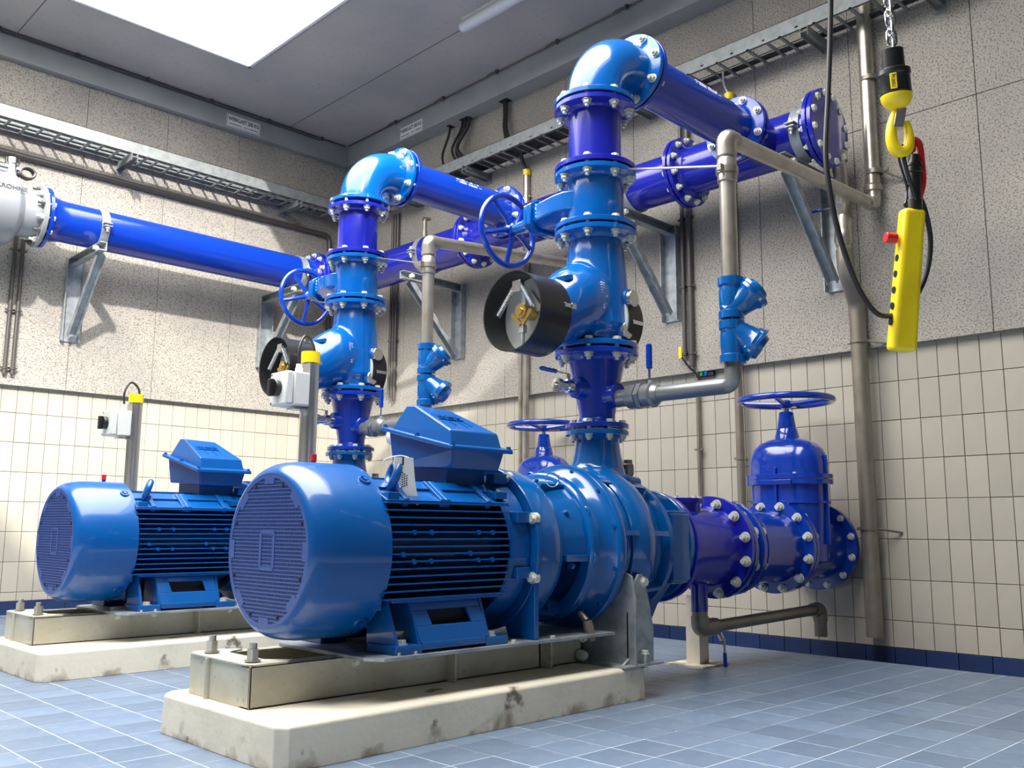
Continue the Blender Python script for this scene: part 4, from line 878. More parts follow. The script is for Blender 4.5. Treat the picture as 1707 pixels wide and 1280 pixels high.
b = MB(); b.cyl((XH,5.35,ZH+.12), (XH,5.35,ZH+.20), .022); b.cyl((XH,5.35,ZH+.2), (XH,5.35,ZH+.30), .016); b.cyl((XH-.03,5.35,ZH+.30), (XH+.05,5.35,ZH+.31), .014); part(T, 'air_valve', b, 'steeld')
b = MB(); b.lathe((4.30, 2.62, ZH+.13), UP, [(0,.02),(.05,.02)], 16); 
T2 = thing('pipe_elbow', (XH,YH,ZH), 'dark blue corner elbow joining the two wall headers in the far corner', 'elbow')
b = MB(); b.tube(rounded([(XH,6.0,ZH),(XH,YH,ZH),(4.02,YH,ZH)], .25, 12), .137, 40); flange(b, (4.02,YH,ZH), AX, 1, RF, .137, t=.024); flange(b, (4.02,YH,ZH), AX, -1, RF, .137, t=.024); part(T2, 'bend', b, 'pipe'); bolt_circle(T2, (4.02,YH,ZH), AX, .178, 12, BOLT, PI/12)
T = thing('header_pipe', (3.0, YH, ZH), 'long sunlit blue pipe along the left wall between grey meter and corner', 'pipe')
b = MB(); XFM = 1.90
b.lathe((0,YH,ZH), AX, [(XFM+.004,.15),(XFM+.005,RF),(XFM+.026,RF),(XFM+.03,.185),(XFM+.06,.158),(XFM+.11,.142),(XFM+.15,.139),(3.99,.138)], 64); part(T, 'pipe', b, 'pipeb')
bolt_circle(T, (XFM,YH,ZH), AX, .178, 12, BOLT, PI/12)
def clamp(T, c, ax, R, side):
    c, ax, side = V(c), V(ax), V(side); b = MB(); b.ring(c, ax, [(-.028,R),(.028,R),(.028,R+.006),(-.028,R+.006)], 48)
    for dz in (.008, -.012): b.obox(c+side*(R+.022)+V((0,0,dz)), ax*.026, side*.026, V((0,0,.003)))
    cl_ = part(T, 'clamp', b, 'galv'); b = MB(); b.cyl(c+side*(R+.028)+V((0,0,-.05)), c+side*(R+.028)+V((0,0,.035)), .007, n=10); b.cyl(c+side*(R+.028)+V((0,0,.011)), c+side*(R+.028)+V((0,0,.024)), .014, n=6); b.cyl(c+side*(R+.028)-V((0,0,.03)), c+side*(R+.028)-V((0,0,.015)), .014, n=6); part(cl_, 'clamp_bolt', b, 'bolt')
clamp(T, (2.28,YH,ZH), AX, .139, (0,-1,0)); clamp(T, (3.86,YH,ZH), AX, .139, (0,-1,0))

# wall brackets: channel upright, arm and diagonal strut
def bracket(label, base, out, along, L=.62, Hh=.60, zt=2.535):
    base, out, along = V(base), V(out), V(along)
    T = thing('pipe_bracket', (base.x, base.y, zt-Hh), label, 'bracket', 'galvanised wall brackets')
    def ch(p, q, w_, h_, n, face):     # simple channel: web and two lips
        b = MB(); p, q = V(p), V(q); d = (q-p).normalized(); f = V(face).normalized(); s_ = d.cross(f).normalized(); L_ = (q-p).length; c = (p+q)/2
        b.obox(c, d*L_/2, s_*w_/2, f*.003); b.obox(c+s_*(w_/2-.003)+f*h_/2, d*L_/2, s_*.003, f*h_/2); b.obox(c-s_*(w_/2-.003)+f*h_/2, d*L_/2, s_*.003, f*h_/2)
        return part(T, n, b, 'galv', .001, False)
    B0 = V((base.x, base.y, 0))
    ch(B0+out*.006+V((0,0,zt-Hh)), B0+out*.006+V((0,0,zt)), .12, .045, 'upright', out)
    ch(B0+out*.01+V((0,0,zt-.028)), B0+out*L+V((0,0,zt-.028)), .060, .045, 'arm', -along)
    ch(B0+out*.05+V((0,0,zt-Hh+.05)), B0+out*(L-.10)+V((0,0,zt-.05)), .060, .036, 'strut', V((0,0,-1))*.6+out*.5)
    b = MB(); b.obox(B0+out*(L-.03)+V((0,0,zt+.02))+along*.0, along*.035, out*.03, V((0,0,.02))); 
    b = MB(); b.cyl(B0+out*(L-.22)+V((0,0,zt)), B0+out*(L-.22)+V((0,0,zt+.05)), .012); inst(T, 'bolt', HEAD, B0+out*(L-.08)+V((0,0,zt-.028))+along*-.047+along*0, (-along).to_track_quat('Z','Y'))
    return T
bracket('steel bracket below the blue pipe beside the grey meter', (2.255,YW-.04,0), (0,-1,0), (1,0,0), .60, .60, 2.535)
bracket('steel bracket half hidden behind the handwheel of the rear riser, on the left wall', (3.78,YW-.04,0), (0,-1,0), (1,0,0), .60, .60, 2.535)
bracket('steel bracket under the header pipe between the two risers', (XW-.04,5.33,0), (-1,0,0), (0,1,0), .60, .58, 2.52)
bracket('steel bracket on the right wall just right of the front riser', (XW-.04,3.32,0), (-1,0,0), (0,1,0), .60, .60, 2.52)
bracket('steel bracket under the bolted end disc of the header pipe', (XW-.04,2.24,0), (-1,0,0), (0,1,0), .60, .60, 2.52)
HP = [o for o in bpy.data.objects if o.name.startswith('header_pipe') and o.parent is None]
clamp(HP[0], (XH,5.30,ZH), (0,1,0), .139, (-1,0,0)); clamp(HP[0], (XH,3.33,ZH), (0,1,0), .139, (-1,0,0)); clamp(HP[0], (XH,2.20,ZH), (0,1,0), .139, (-1,0,0))

# flow meter ------------------------------------------------------------------
T = thing('flow_meter', (1.62,YH,ZH), 'pale grey flow meter with black lettering at the left edge', 'meter')
b = MB(); b.lathe((0,YH,ZH), AX, [(1.15,.22),(1.16,.235),(1.70,.235),(1.715,.225),(1.76,.16),(1.868,.15)], 64); part(T, 'body', b, 'flow')
b = MB(); b.lathe((0,YH,ZH), AX, [(1.868,.15),(1.869,.20),(1.872,.205),(1.894,.205),(1.897,.20)], 64); part(T, 'flange', b, 'flow')
for i in range(12):
    a = PI/12+i*PI/6; d = V((0, math.cos(a), math.sin(a))); b = MB(); p = V((1.868,YH,ZH))+d*.178; b.cyl(p, p-V((.018,0,0)), .018, n=6); b.cyl(p, p-V((.042,0,0)), .010, n=8); part(T, 'nut', b, 'dgrey' if i % 2 else 'bolt')
lettering(T, 'KROHNE', .045, (1.655, YH-.222, ZH+.085), (1,0,0), (0,.34,.94), 'print', .0012)
b = MB(); n3 = V((0,-.94,.34)); b.obox(V((1.66,YH,ZH))+V((0,-.225,.060)), (.085,0,0), n3*.0008, V((0,.34,.94))*.0012); part(T, 'underline', b, 'print', smooth=False)
b = MB(); b.lathe((1.70,YH,ZH+.22), UP, [(0,.05),(.03,.045),(.032,.04),(.09,.035),(.092,.045),(.13,.045),(.135,.03)], 24); b.cyl((1.62,YH,ZH+.28), (1.74,YH,ZH+.28), .03); part(T, 'connector', b, 'chrome')
b = MB()
for k in range(3): b.tube([V((1.76,YH,ZH+.27))+V((.045*math.cos(t)+.03,-.02*k,.035*math.sin(t))) for t in [2*PI*i/20 for i in range(20)]], .009, 8, True)
part(T, 'coiled_lead', b, 'dgrey')

# cable trays ------------------------------------------------------------------
def tray(label, ax, c0, c1, a0, a1, z, rung0, arms):
    """c0 / c1: inner and outer rail position on the wall normal; a0..a1 run along the wall"""
    P = (lambda a, c, z: V((c, a, z))) if ax == 'y' else (lambda a, c, z: V((a, c, z)))
    T = thing('cable_tray', P((a0+a1)/2, c0, z), label, 'cable tray')
    def rail(c, sg):
        b = MB(); A, D = P(a0,c,0), P(a1,c,0)
        hh_ = .090
        def bx(c_a, c_b, z_a, z_b): p, q = P(a0, min(c_a,c_b), z_a), P(a1, max(c_a,c_b), z_b); b.box(min(p.x,q.x), max(p.x,q.x), min(p.y,q.y), max(p.y,q.y), z_a, z_b)
        bx(c, c+sg*.003, z, z+hh_); bx(c, c+sg*.012, z, z+.003); bx(c, c+sg*.018, z+hh_-.003, z+hh_); part(T, 'side_rail', b, 'tray', smooth=False)
    s = 1 if c0 > c1 else -1
    rail(c1, s); rail(c0, -s)
    a = rung0; k = 0
    while a < a1-.05:
        b = MB(); h = .0 if k % 2 == 0 else .018; p, q = P(a, c1, z+.006+h), P(a, c0, z+.006+h); b.bar(p, q, .016, .010); part(T, 'rung', b, 'tray', smooth=False); a += .102; k += 1
    for a in arms:
        b = MB(); wall_c = c0+s*(.10 if ax == 'y' else .10); lim = (XW-.042) if ax == 'y' else (YW-.042)
        p, q = P(a, c1-s*.02, z-.030), P(a, lim, z-.030); b.bar(p, q, .045, .004); b.bar(p+V((0,0,-.0))+(q-p)*0+P(.021,0,0)-P(0,0,0), q+P(.021,0,0)-P(0,0,0), .003, .052); b.bar(p-P(.021,0,0)+P(0,0,0), q-P(.021,0,0)+P(0,0,0), .003, .052); b.bar(q-V((0,0,.05)), q+V((0,0,.04)), .06, .006, P(0,1,0)-P(0,0,0)); part(T, 'arm', b, 'tray', smooth=False)
    return T
tray('steel ladder cable tray along the right wall, above the header pipe', 'y', 4.655, 4.402, 1.30, 6.55, 3.350, 1.375, (1.62, 2.24, 3.45, 5.02, 5.85))
tray('steel ladder cable tray along the left wall, its outer rail in sunlight', 'x', 6.785, 6.548, 0.9, 4.60, 3.342, 0.9975, (1.40, 2.52, 3.90))
def wire(name, pts, r, mt, label, group=None, cat='cable', n=8, cv=8):
    b = MB(); b.tube(bez(pts, cv) if cv else pts, r, n); return single(name, b, mt, label, cat, group)
for k in range(7):
    x = 4.435+k*.026; wire('power_cable', [(x, 6.4-.02*k, 3.377), (x+.006, 5.4, 3.38), (x-.005, 4.4, 3.377), (x, 3.25+.03*k, 3.378)], .0095, 'rubber', 'one of the black cables lying in the right tray', 'black cables in the right tray', cv=5)
for k in range(2): wire('power_cable', [(4.58+.025*k, 3.3, 3.378), (4.58+.025*k, 2.4, 3.379), (4.585+.025*k, 1.35, 3.378)], .009, 'rubber', 'one of the two thin cables at the near end of the right tray', 'thin cables in the right tray', cv=5)
for k in range(2): wire('power_cable', [(1.0, 6.735+k*.022, 3.385), (2.6, 6.73+k*.022, 3.386), (4.3, 6.735+k*.022, 3.385), (4.55, 6.66+k*.02, 3.385)], .009, 'rubber' if k % 2 else 'galv', 'one of the cables lying in the left tray', 'cables in the left tray', cv=5)
# cables dropping from ceiling ledge to tray
for k, (y, lab) in enumerate(((5.44,'thin black cable dropping alone into the right tray, left of the cable bundles'),(5.29,'black cable of the middle drop into the right tray'),(5.255,'black cable bent left in the middle drop'),(5.21,'thicker black cable of the middle drop'))):
    wire('drop_cable', [(4.60, y, 3.93), (4.59, y, 3.80), (4.55-.02*(k % 2), y+.03+.01*k, 3.62), (4.53, y-.01, 3.50), (4.52, y-.05, 3.39)], .010 if k != 3 else .016, 'rubber', lab, 'cables dropping into the right tray')
for k in range(3): wire('drop_cable', [(4.60, 4.815-k*.016, 3.93), (4.60, 4.81-k*.016, 3.76), (4.57, 4.78-k*.016, 3.62), (4.53, 4.70-k*.02, 3.48), (4.52, 4.60-.02*k, 3.39)], .009, 'rubber', 'one of three cables bent down together right of the middle drop', 'three cables of the right drop')
for (y, w_) in ((5.44,.02),(5.25,.05),(4.80,.045)):
    struct('cable_opening_shade', MB().box(4.57, 4.63, y-w_, y+w_, 3.8635, 3.8655), 'dark', bpy.data.objects['trim_3'])  # flat dark patch painted for the shade where the cables pass through
# thin cable clipped along the top of the ledges
T = thing('clipped_cable', (4.48, 3.5, ZC-.02), 'thin dark cable clipped along the ceiling edge of the right ledge', 'cable')
b = MB(); b.tube([(4.482, y, ZC-.012) for y in (0.5, 3, 6.7)], .006, 6); part(T, 'cable', b, 'dgrey')
for i in range(9): b = MB(); y = 6.0-i*.62; b.cyl((4.47,y,ZC), (4.47,y,ZC-.03), .013, n=8); b.tube([(4.47,y,ZC-.01),(4.47,y+.05,ZC-.002),(4.47,y+.11,ZC-.01)], .004, 6); part(T, 'clip', b, 'dgrey')
T = thing('clipped_cable', (2.5, 6.75, ZC-.02), 'thin dark cables clipped along the ceiling edge of the left ledge', 'cable')
b = MB(); b.tube([(x, 6.742, ZC-.012) for x in (0.2, 2, 4.47)], .006, 6); b.tube([(x, 6.748, ZC-.03) for x in (0.2, 2, 4.2)], .005, 6); part(T, 'cable', b, 'dgrey')
for i in range(7): b = MB(); x = 1.62+i*.52; b.cyl((x,6.74,ZC), (x,6.74,ZC-.028), .014, n=8); part(T, 'clip', b, 'dgrey')

# load signs --------------------------------------------------------------------
def sign(c, x, label):
    c, x = V(c), V(x); n = x.cross(V((0,0,1))).normalized(); T = thing('load_sign', c, label, 'sign')
    b = MB(); b.obox(c+n*.002, x*.152, n*.002, V((0,0,.055))); part(T, 'plate', b, 'white', .004)
    b = MB()
    for s_ in (-1,1): b.obox(c+n*.0042+V((0,0,s_*.049)), x*.146, n*.0004, V((0,0,.0014))); b.obox(c+n*.0042+x*s_*.146, x*.0014, n*.0004, V((0,0,.049)))
    part(T, 'border', b, 'print', smooth=False)
    lettering(T, 'WERKLAST 500 KG', .044, c+n*.0045+V((0,0,.014)), x, (0,0,1), 'print', .0004, sx=.74)
    b = MB()
    for k in range(34):
        if k not in (14, 15, 16, 20, 23): b.obox(c+n*.0044-x*(.128-k*.0078)+V((0,0,-.028)), x*.0026, n*.0003, V((0,0,.0045)))
    part(T, 'small_print', b, 'print', smooth=False)
sign((3.475,6.755,3.94), (1,0,0), 'white load sign on the left ledge')
sign((4.495,5.815,3.925), (0,-1,0), 'white load sign on the right ledge')

# conduits and wall pipes ----------------------------------------------------------
def conduit(label, pts, r, mt, clips=(), rad=.05, cap=None, group=None, cdir=(1,0,0), name='wall_conduit', cat='pipe'):
    T = thing(name, pts[0], label, cat, group); b = MB(); b.tube(rounded(pts, rad, 8) if len(pts) > 2 else [V(p) for p in pts], r, 16); part(T, 'tube', b, mt)
    for c in clips:
        c = V(c); b = MB(); d = V(cdir); b.ring(c, UP if pts[0][0] == pts[-1][0] and pts[0][1] == pts[-1][1] or True else AX, [(-.008,r),(.008,r),(.008,r+.004),(-.008,r+.004)], 20); s_ = d.cross(V((0,0,1))); 
        for q in (-1,1): b.obox(c+s_*q*(r+.008), d*.006, s_*.008, V((0,0,.006)))
        b.cyl(c, c+d*.07, .005, n=8); part(T, 'pipe_clip', b, mt)
    if cap: b = MB(); p = V(pts[0]); b.cyl(p-V((0,0,.02)), p+V((0,0,.022)), r+.005, n=20); part(T, 'cap', b, 'yellow', label='yellow plastic end cap')
    return T
T = thing('wall_conduit', (1.5, YW-.06, 3.2), 'dark conduit running level on the left wall below the tray, then turning down', 'pipe')
b = MB(); b.tube(rounded([(1.0,YW-.06,3.195),(4.37,YW-.06,3.195),(4.40,YW-.06,2.2)], .06, 6), .022, 14); part(T, 'tube', b, 'dgrey')
b = MB(); b.tube([(1.0,YW-.05,3.222),(4.35,YW-.05,3.222)], .008, 10); part(T, 'upper_cable', b, 'steel')
for x in (1.865, 1.915):
    conduit('left one of two thin dark conduits below the grey meter' if x < 1.9 else 'right one of two thin dark conduits below the grey meter', [(x-.01,YW-.065,2.70),(x-.01,YW-.065,1.66)], .013, 'dgrey', [(x-.01,YW-.065,z) for z in (2.52,2.10,1.70)], cdir=(0,1,0), group='thin conduits on the left wall')
XC = XW-.065
for k, y in enumerate((6.20, 6.165, 6.13)): conduit(('left','middle','right')[k]+' one of three dark conduits on the right wall by the rear riser', [(XC,y,3.30),(XC,y,1.75-.03*k)], .013, 'dgrey', [(XC,y,z) for z in (2.9,2.2)], group='three dark conduits')
for k, y in enumerate((3.225, 3.175)): conduit(('left','right')[k]+' one of two dark conduits on the right wall beside the front riser', [(XC,y,3.2),(XC,y,(1.70,1.62)[k])], (.013,.018)[k], 'dgrey', [(XC,y,z) for z in (2.55,2.12,1.70)], group='two dark conduits')
conduit('thin dark conduit on the tiles between the two gate valves', [(XW-.03,3.165,1.60),(XW-.03,3.165,.80)], .012, 'steeld', [(XW-.03,3.165,1.12)])
conduit('steel tube with yellow cap on the right wall, left of the front riser', [(4.62,4.585,3.235),(4.62,4.585,.75)], .024, 'steel', [(4.62,4.585,z) for z in (3.05,2.95)], cap=True, group='capped steel tubes')
conduit('steel tube with yellow cap behind the front branch pipe, ending at the wall valve', [(4.62,2.862,3.235),(4.62,2.862,.70)], .024, 'steeld', [(4.62,2.862,z) for z in (2.1,1.05)], cap=True, group='capped steel tubes')
conduit('second steel tube on the tiles beside the capped one, behind the front riser', [(4.64,4.66,2.0),(4.64,4.66,.75)], .016, 'steel')
for (y, z, lab) in ((4.585, 3.25, 'short dark cable bending into the capped tube left of the front riser'), (2.862, 3.25, 'thin white cable above the yellow cap near the branch pipe')):
    wire('short_cable', [(4.62,y,z),(4.60,y+.02,z+.07),(4.56,y+.0,z+.13)], .006 if y < 4 else .013, 'white' if y < 4 else 'rubber', lab)
# long drop pipe right of the wall valve and the tall riser pipe
T = thing('drop_pipe', (4.60,2.12,.13), 'long steel pipe on the right wall with an offset top, ending above the floor', 'pipe')
b = MB(); b.tube([(4.60,2.125,1.86),(4.60,2.12,.128)], .042, 24); part(T, 'tube', b, 'steeld')
b = MB(); b.tube(rounded([(4.45,2.105,2.08),(4.45,2.105,1.98),(4.60,2.125,1.82),(4.60,2.125,1.74)], .05, 6), .0425, 24); part(T, 'offset', b, 'steeld')
b = MB(); b.tube([(4.40,2.10,2.58),(4.45,2.105,2.48),(4.45,2.105,2.06)], .037, 20); b.lathe((4.45,2.105,2.10), UP, [(0,.04),(.03,.05),(.07,.046),(.09,.042),(.13,.048),(.16,.040)], 20); b.lathe((4.43,2.102,2.55), UP, [(0,.044),(.05,.044)], 20); part(T, 'valve_stub', b, 'steel')
b = MB(); b.cyl((4.45,2.105,2.31), (4.41,2.105,2.31), .012); hv = part(T, 'valve_stem', b, 'chrome'); lever(T, (4.43,2.12,2.31), (-.15,1,-.0), .19, 'wheel')
for z in (1.62, .66):
    b = MB(); b.ring((4.60,2.122,z), UP, [(-.008,.042),(.008,.042),(.008,.048),(-.008,.048)], 24); b.cyl((4.60,2.08,z), (XW-.002 if z < 1 else XW-.04,1.99,z-.02), .006, n=8); b.cyl((4.60,2.16,z-.0), (4.60,2.185,z), .008); part(T, 'pipe_clip', b, 'steeld')
T = thing('tall_pipe', (4.58,1.985,2.2), 'tall brushed steel pipe rising to the top edge, right of the hanging black cable', 'pipe')
yt = 1.985
b = MB(); b.tube([(4.58,yt+.01,3.9),(4.58,yt+.01,2.40)], .038, 24); part(T, 'tube', b, 'steel')
b = MB(); b.tube(rounded([(4.58,yt+.01,2.42),(4.58,yt+.01,2.325),(4.46,1.978,2.308)], .05, 8), .036, 20); b.lathe((4.58,yt+.01,2.395), UP, [(0,.04),(.004,.048),(.03,.048),(.04,.04)], 20); part(T, 'elbow', b, 'steel')
for z in (3.02, 2.50):
    b = MB(); b.ring((4.58,yt,z), UP, [(-.012,.038),(.012,.038),(.012,.045),(-.012,.045)], 24); b.cyl((4.58,yt-.04,z), (XW-.04,yt-.15,z-.07), .006, n=8); b.cyl((4.58,yt-.055,z), (4.58,yt-.075,z), .010, n=8); part(T, 'pipe_clip', b, 'steeld')
b = MB(); b.box(4.655,4.675,3.05,3.17,1.555,1.60); single('junction_box', b, 'dark', 'small dark box with coloured clips on the tiles above the front bypass pipe', 'box', bevel=.002)
for k, (mt, y) in enumerate((('green', 3.13), ('valve', 3.10))): b = MB(); b.obox((4.65, y, 1.57), (.006,0,0), (0,.010,0), (0,0,.012)); single('cable_clip', b, mt, 'green clip in the small dark box above the bypass pipe' if k == 0 else 'light blue clip in the small dark box above the bypass pipe', 'clip', bevel=.001)
b = MB(); b.obox((4.60,3.245,1.71), (.004,0,0), (0,.011,0), (0,0,.035)); single('cable_label', b, 'yellow', 'small yellow label on the conduit beside the front bypass pipe', 'label')
wire('short_cable', [(4.60,3.235,1.68),(4.62,3.20,1.62),(4.64,3.165,1.58),(4.65,3.16,1.55)], .006, 'rubber', 'short black cable below the small yellow label')

# isolator posts ---------------------------------------------------------------------
def post(x, y, ztop, label, label2, label3):
    T = thing('switch_post', (x,y,ZF), label, 'post', 'isolator posts'); r = .037
    b = MB(); b.cyl((x,y,ZF+.01), (x,y,ztop-.045), r, n=32); part(T, 'tube', b, 'stain'); b = MB(); b.cyl((x,y,ZF), (x,y,ZF+.01), .08, n=32); part(T, 'base', b, 'stain')
    b = MB(); b.cyl((x,y,ztop-.048), (x,y,ztop), r+.003, n=32); part(T, 'cap', b, 'yellow', label='yellow plastic cap')
    b = MB(); b.obox((x-.045,y-.042,ztop-.16), (.004,0,0), (0,.035,0), (0,0,.10)); b.obox((x-.075,y-.035,ztop-.255), (.035,0,0), (0,.030,0), (0,0,.003)); part(T, 'bracket', b, 'stain')
    S = thing('isolator_switch', (x-.10,y-.035,ztop-.17), label2, 'switch', 'isolator switches')
    b = MB(); b.box(x-.125,x-.050,y-.085,y+.045,ztop-.245,ztop-.105); part(S, 'box', b, 'lgrey', .006)
    b = MB(); b.box(x-.163,x-.126,y-.085,y+.045,ztop-.245,ztop-.105); part(S, 'cover', b, 'lgrey', .008)
    b = MB(); b.cyl((x-.185,y-.02,ztop-.175), (x-.162,y-.02,ztop-.175), .034, n=28); b.obox((x-.195,y-.02,ztop-.175), (.012,0,0), (0,.010,0), (0,0,.036)); part(S, 'knob', b, 'black', .003)
    b = MB(); b.cyl((x-.085,y-.05,ztop-.105), (x-.085,y-.05,ztop-.085), .018, n=6); b.cyl((x-.085,y-.05,ztop-.086), (x-.085,y-.05,ztop-.068), .013, n=16); part(S, 'gland', b, 'white')
    for z in (-.115,-.235): b = MB(); b.cyl((x-.165,y+.03,ztop+z), (x-.1625,y+.03,ztop+z), .004, n=8); part(S, 'screw', b, 'print')
    wire('switch_cable', [(x-.085,y-.05,ztop-.07),(x-.085,y-.045,ztop+.0),(x-.055,y-.03,ztop+.055),(x-.02,y-.01,ztop+.06),(x+.012,y,ztop+.03),(x+.018,y,ztop-.01)], .006, 'rubber', label3, 'cables looping over the posts')
post(2.115, 3.40, 1.392, 'stainless post with yellow cap between the front motor and the rear riser', 'grey isolator switch box on the nearer post, beside the rear riser', 'black cable looping over the nearer post')
post(2.11, 5.20, 1.385, 'stainless post with yellow cap behind the rear motor, in front of the left tiles', 'grey isolator switch box on the farther post, in front of the left tiles', 'black cable looping over the farther post')

# ceiling lamp --------------------------------------------------------------------------
T = thing('ceiling_lamp', (3.83, 4.1, ZC-.05), 'long white tube lamp on the ceiling at the top edge', 'lamp')
b = MB(); b.box(3.80,3.86,3.05,4.40,ZC-.03,ZC); part(T, 'housing', b, 'lgrey', .004); b = MB(); b.tube([(3.83,y,ZC-.055) for y in (3.02,3.05,4.39,4.42)], [.035,.042,.042,.035], 20); part(T, 'tube_cover', b, 'lamp')

# chain hoist, hook and pendant -----------------------------------------------------------
HX, HY = 2.50, 1.005
def chain_links(b0, p, q, n):
    pass
T = thing('hoist_hook', (HX-.02,HY-.01,1.62), 'yellow and black hoist hook block hanging on a steel chain at upper right', 'hoist')
top, bot = V((2.428,.985,2.36)), V((2.462,.995,1.965)); L_ = (top-bot).length; n_l = 15
lk = MB(); lp = .0335
pts = arc((0,0,.0095),(1,0,0),(0,0,1),.0085,0,PI,8)+arc((0,0,-.0095),(1,0,0),(0,0,1),.0085,PI,2*PI,8); pts = [p_*1.3 for p_ in pts]; lk.tube(pts, .0048, 8, True); LINK = meshof('chain_link', lk, 'chrome'); finish(LINK)
for i in range(14):
    p = bot+(top-bot).normalized()*(i*.0285); q = (top-bot).to_track_quat('Z','Y'); from mathutils import Quaternion
    inst(T, 'chain_link', LINK, p, q @ Quaternion((0,0,1), (PI/2)*(i % 2)+.5))
ct = V((2.455,.993,1.985)); cb = V((2.484,1.0,1.825)); d = (cb-ct).normalized()
b = MB(); b.lathe(ct, d, [(-.004,.020),(0,.029),(.055,.030),(.056,.02)], 32); part(T, 'chain_guide', b, 'black')
b = MB(); b.lathe(ct+d*.052, d, [(0,.032),(.006,.0425),(.018,.044),(.024,.0405),(.07,.0415),(.075,.038)], 36); part(T, 'hook_block', b, 'black')
b = MB(); b.lathe(ct+d*.124, d, [(0,.038),(.004,.0425),(.018,.041),(.032,.033),(.041,.020),(.043,.01)], 36); part(T, 'block_base', b, 'yellow')
fc = V((-.93,-.28,0)).normalized(); px_ = fc.cross(-d).normalized()
n4 = (fc-d*fc.dot(d)).normalized(); s4 = d.cross(n4)
nn4 = (V((-.80,-.60,0))-d*V((-.80,-.60,0)).dot(d)).normalized(); nn4 = (n4*.9+s4*.0).normalized()
b = MB(); c4 = ct+d*.096+n4*.0412; b.obox(c4, s4*.009, n4*.0015, d*.022); part(T, 'rating_plate', b, 'yellow', .003)
lettering(T, '1250 kg', .0115, c4+n4*.0019, -d, n4.cross(-d), 'print', .0002)
b = MB(); hc = ct+d*.175; b.obox(hc+V((.006,-.0,-.022))+V((-.93,-.37,0))*.012, V((.714,-.70,0))*.014, V((.7,.714,0))*.008, V((.006,-.004,.030))); part(T, 'safety_latch', b, 'stain', .001)
rgt = V((.714,-.70,0)); b = MB()
hk = [hc+V((0,0,.012)), hc+rgt*-.010+V((0,0,-.010)), hc+rgt*-.020+V((0,0,-.045)), hc+rgt*-.022+V((0,0,-.080)), hc+rgt*-.014+V((0,0,-.108)), hc+rgt*.004+V((0,0,-.120)), hc+rgt*.020+V((0,0,-.108)), hc+rgt*.027+V((0,0,-.080)), hc+rgt*.026+V((0,0,-.050)), hc+rgt*.021+V((0,0,-.028))]
hb_ = bez(hk, 5); nnn = len(hb_); b.tube(hb_, [.009+.0085*math.sin(PI*min(1,i/nnn*1.05)) for i in range(nnn)], 14); part(T, 'hook', b, 'yellow')

T = thing('pendant_control', (2.56,1.05,1.33), 'yellow pendant control box with red button hanging at right', 'control')
pt, pbm = V((2.545,1.005,1.545)), V((2.566,1.062,1.148)); d = (pbm-pt).normalized(); rr = V((.76,-.65,0)); rr = (rr-d*rr.dot(d)).normalized(); ff = d.cross(rr)
L_ = (pbm-pt).length; b = MB()
for s0, w_, t_ in ((0,.027,.026),):
    pts = []
pr = lambda t, w_, dd: pt+d*t+rr*w_+ff*dd
vs = [pr(0,-.027,-.024), pr(0,.036,-.024), pr(0,.036,.024), pr(0,-.027,.024), pr(L_,-.038,-.026), pr(L_,.034,-.026), pr(L_,.034,.026), pr(L_,-.038,.026)]
b.add(vs, [(0,3,2,1),(4,5,6,7),(0,1,5,4),(1,2,6,5),(2,3,7,6),(3,0,4,7)]); pc = part(T, 'case', b, 'yellow', .013); pc.modifiers['bevel'].segments = 4
b = MB(); c5 = pt+d*.085-rr*.036; b.cyl(c5, c5-rr*.032, .015, n=20); part(T, 'stop_button', b, 'red', .002)
for k in range(5): b = MB(); c6 = pt+d*(.14+.045*k)-rr*(.026+.002*k); b.cyl(c6, c6-rr*.006, .010, n=16); part(T, 'push_button', b, 'black')
for (t, w_) in ((.03,.024),(.20,.022),(.37,.018)): b = MB(); c6 = pr(t, w_, -.0245); b.cyl(c6, c6+ff*-.0015 if True else c6, .004, n=10); part(T, 'case_screw', b, 'print')
sl = V((2.552,1.0,1.545)); slt = V((2.560,.985,1.735)); b = MB(); d7 = (slt-sl).normalized(); sl = pt+rr*.010
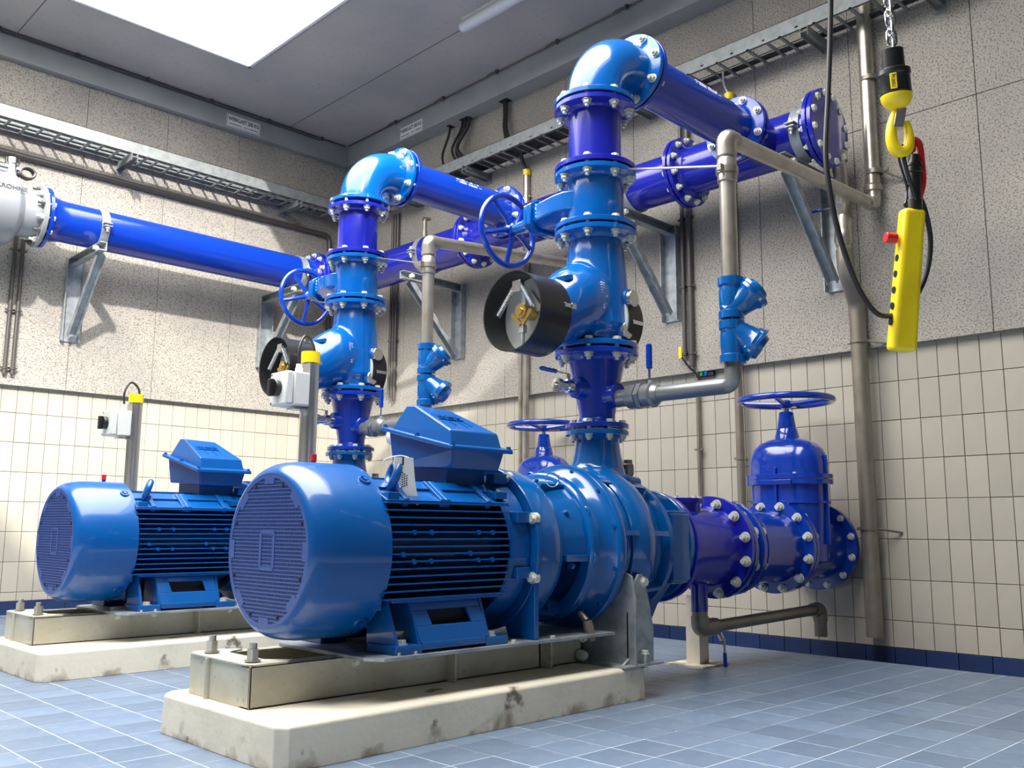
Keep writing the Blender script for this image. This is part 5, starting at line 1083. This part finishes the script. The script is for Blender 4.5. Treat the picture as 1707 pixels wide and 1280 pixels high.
slt = sl+V((.012,-.006,.185)); d7 = (slt-sl).normalized()
b.lathe(sl-d7*.004, d7, [(0,.022),(.03,.022),(.032,.020),(.11,.0185),(.112,.022),(.12,.022),(.121,.019),(.13,.019),(.131,.022),(.139,.022),(.14,.017),(.165,.015)], 24); part(T, 'cable_sleeve', b, 'black')
b = MB(); b.tube(bez([slt+rr*-.008+V((0,0,-.01)), slt+rr*.0+V((0,0,.022)), slt+rr*.016+V((0,0,.012)), slt+rr*.020+V((0,0,-.04)), slt+rr*.020-V((0,0,.10)), sl+rr*.016+V((0,0,.03))], 6), [.011]*8+[.009]*(31-8), 10); part(T, 'red_strap', b, 'red')
b = MB(); hkp = hc+V((0,0,-.107)); b.tube(bez([hkp+rgt*-.004+V((0,0,.012)), hkp+rgt*-.005-V((0,0,.03)), sl-rr*.018+V((0,0,.07)), sl-rr*.020+V((0,0,.025))], 6), .0035, 8); b.tube([sl-rr*.018+V((0,0,.012))+rr*.009*math.cos(t)+V((0,0,.009*math.sin(t))) for t in [2*PI*i/16 for i in range(16)]], .0035, 8, True); part(T, 'tether', b, 'black')
b = MB(); b.tube(bez([hkp+rgt*.008+V((0,0,.01)), hkp+rgt*.012-V((0,0,.05)), sl+V((0,0,.02))+ff*.015], 6), .006, 8); part(T, 'loop_strap', b, 'rubber')
def atpx(u, v, D):
    a = fw + r2*((u-853.5)/F_PX) - u2*((v-640)/F_PX); return V((0,0,CAM_H))+a*D
# hanging loop of the pendant's control cable (points measured once, written as coordinates)
pc_pts = [(2.33,1.10,2.22),(2.338,1.115,2.05),(2.325,1.125,1.85),(2.305,1.13,1.68),(2.31,1.125,1.56),(2.335,1.12,1.46),(2.375,1.11,1.36),(2.43,1.10,1.285),(2.50,1.085,1.245),(2.58,1.05,1.27),(2.625,1.01,1.36),(2.632,.99,1.46),(2.60,.985,1.54),(2.572,.992,1.60),(2.555,1.0,1.68),(2.555,1.0,1.72)]
wire('control_cable', pc_pts, .0075, 'rubber', 'black control cable hanging from the top edge in a loop to the yellow pendant', n=10)
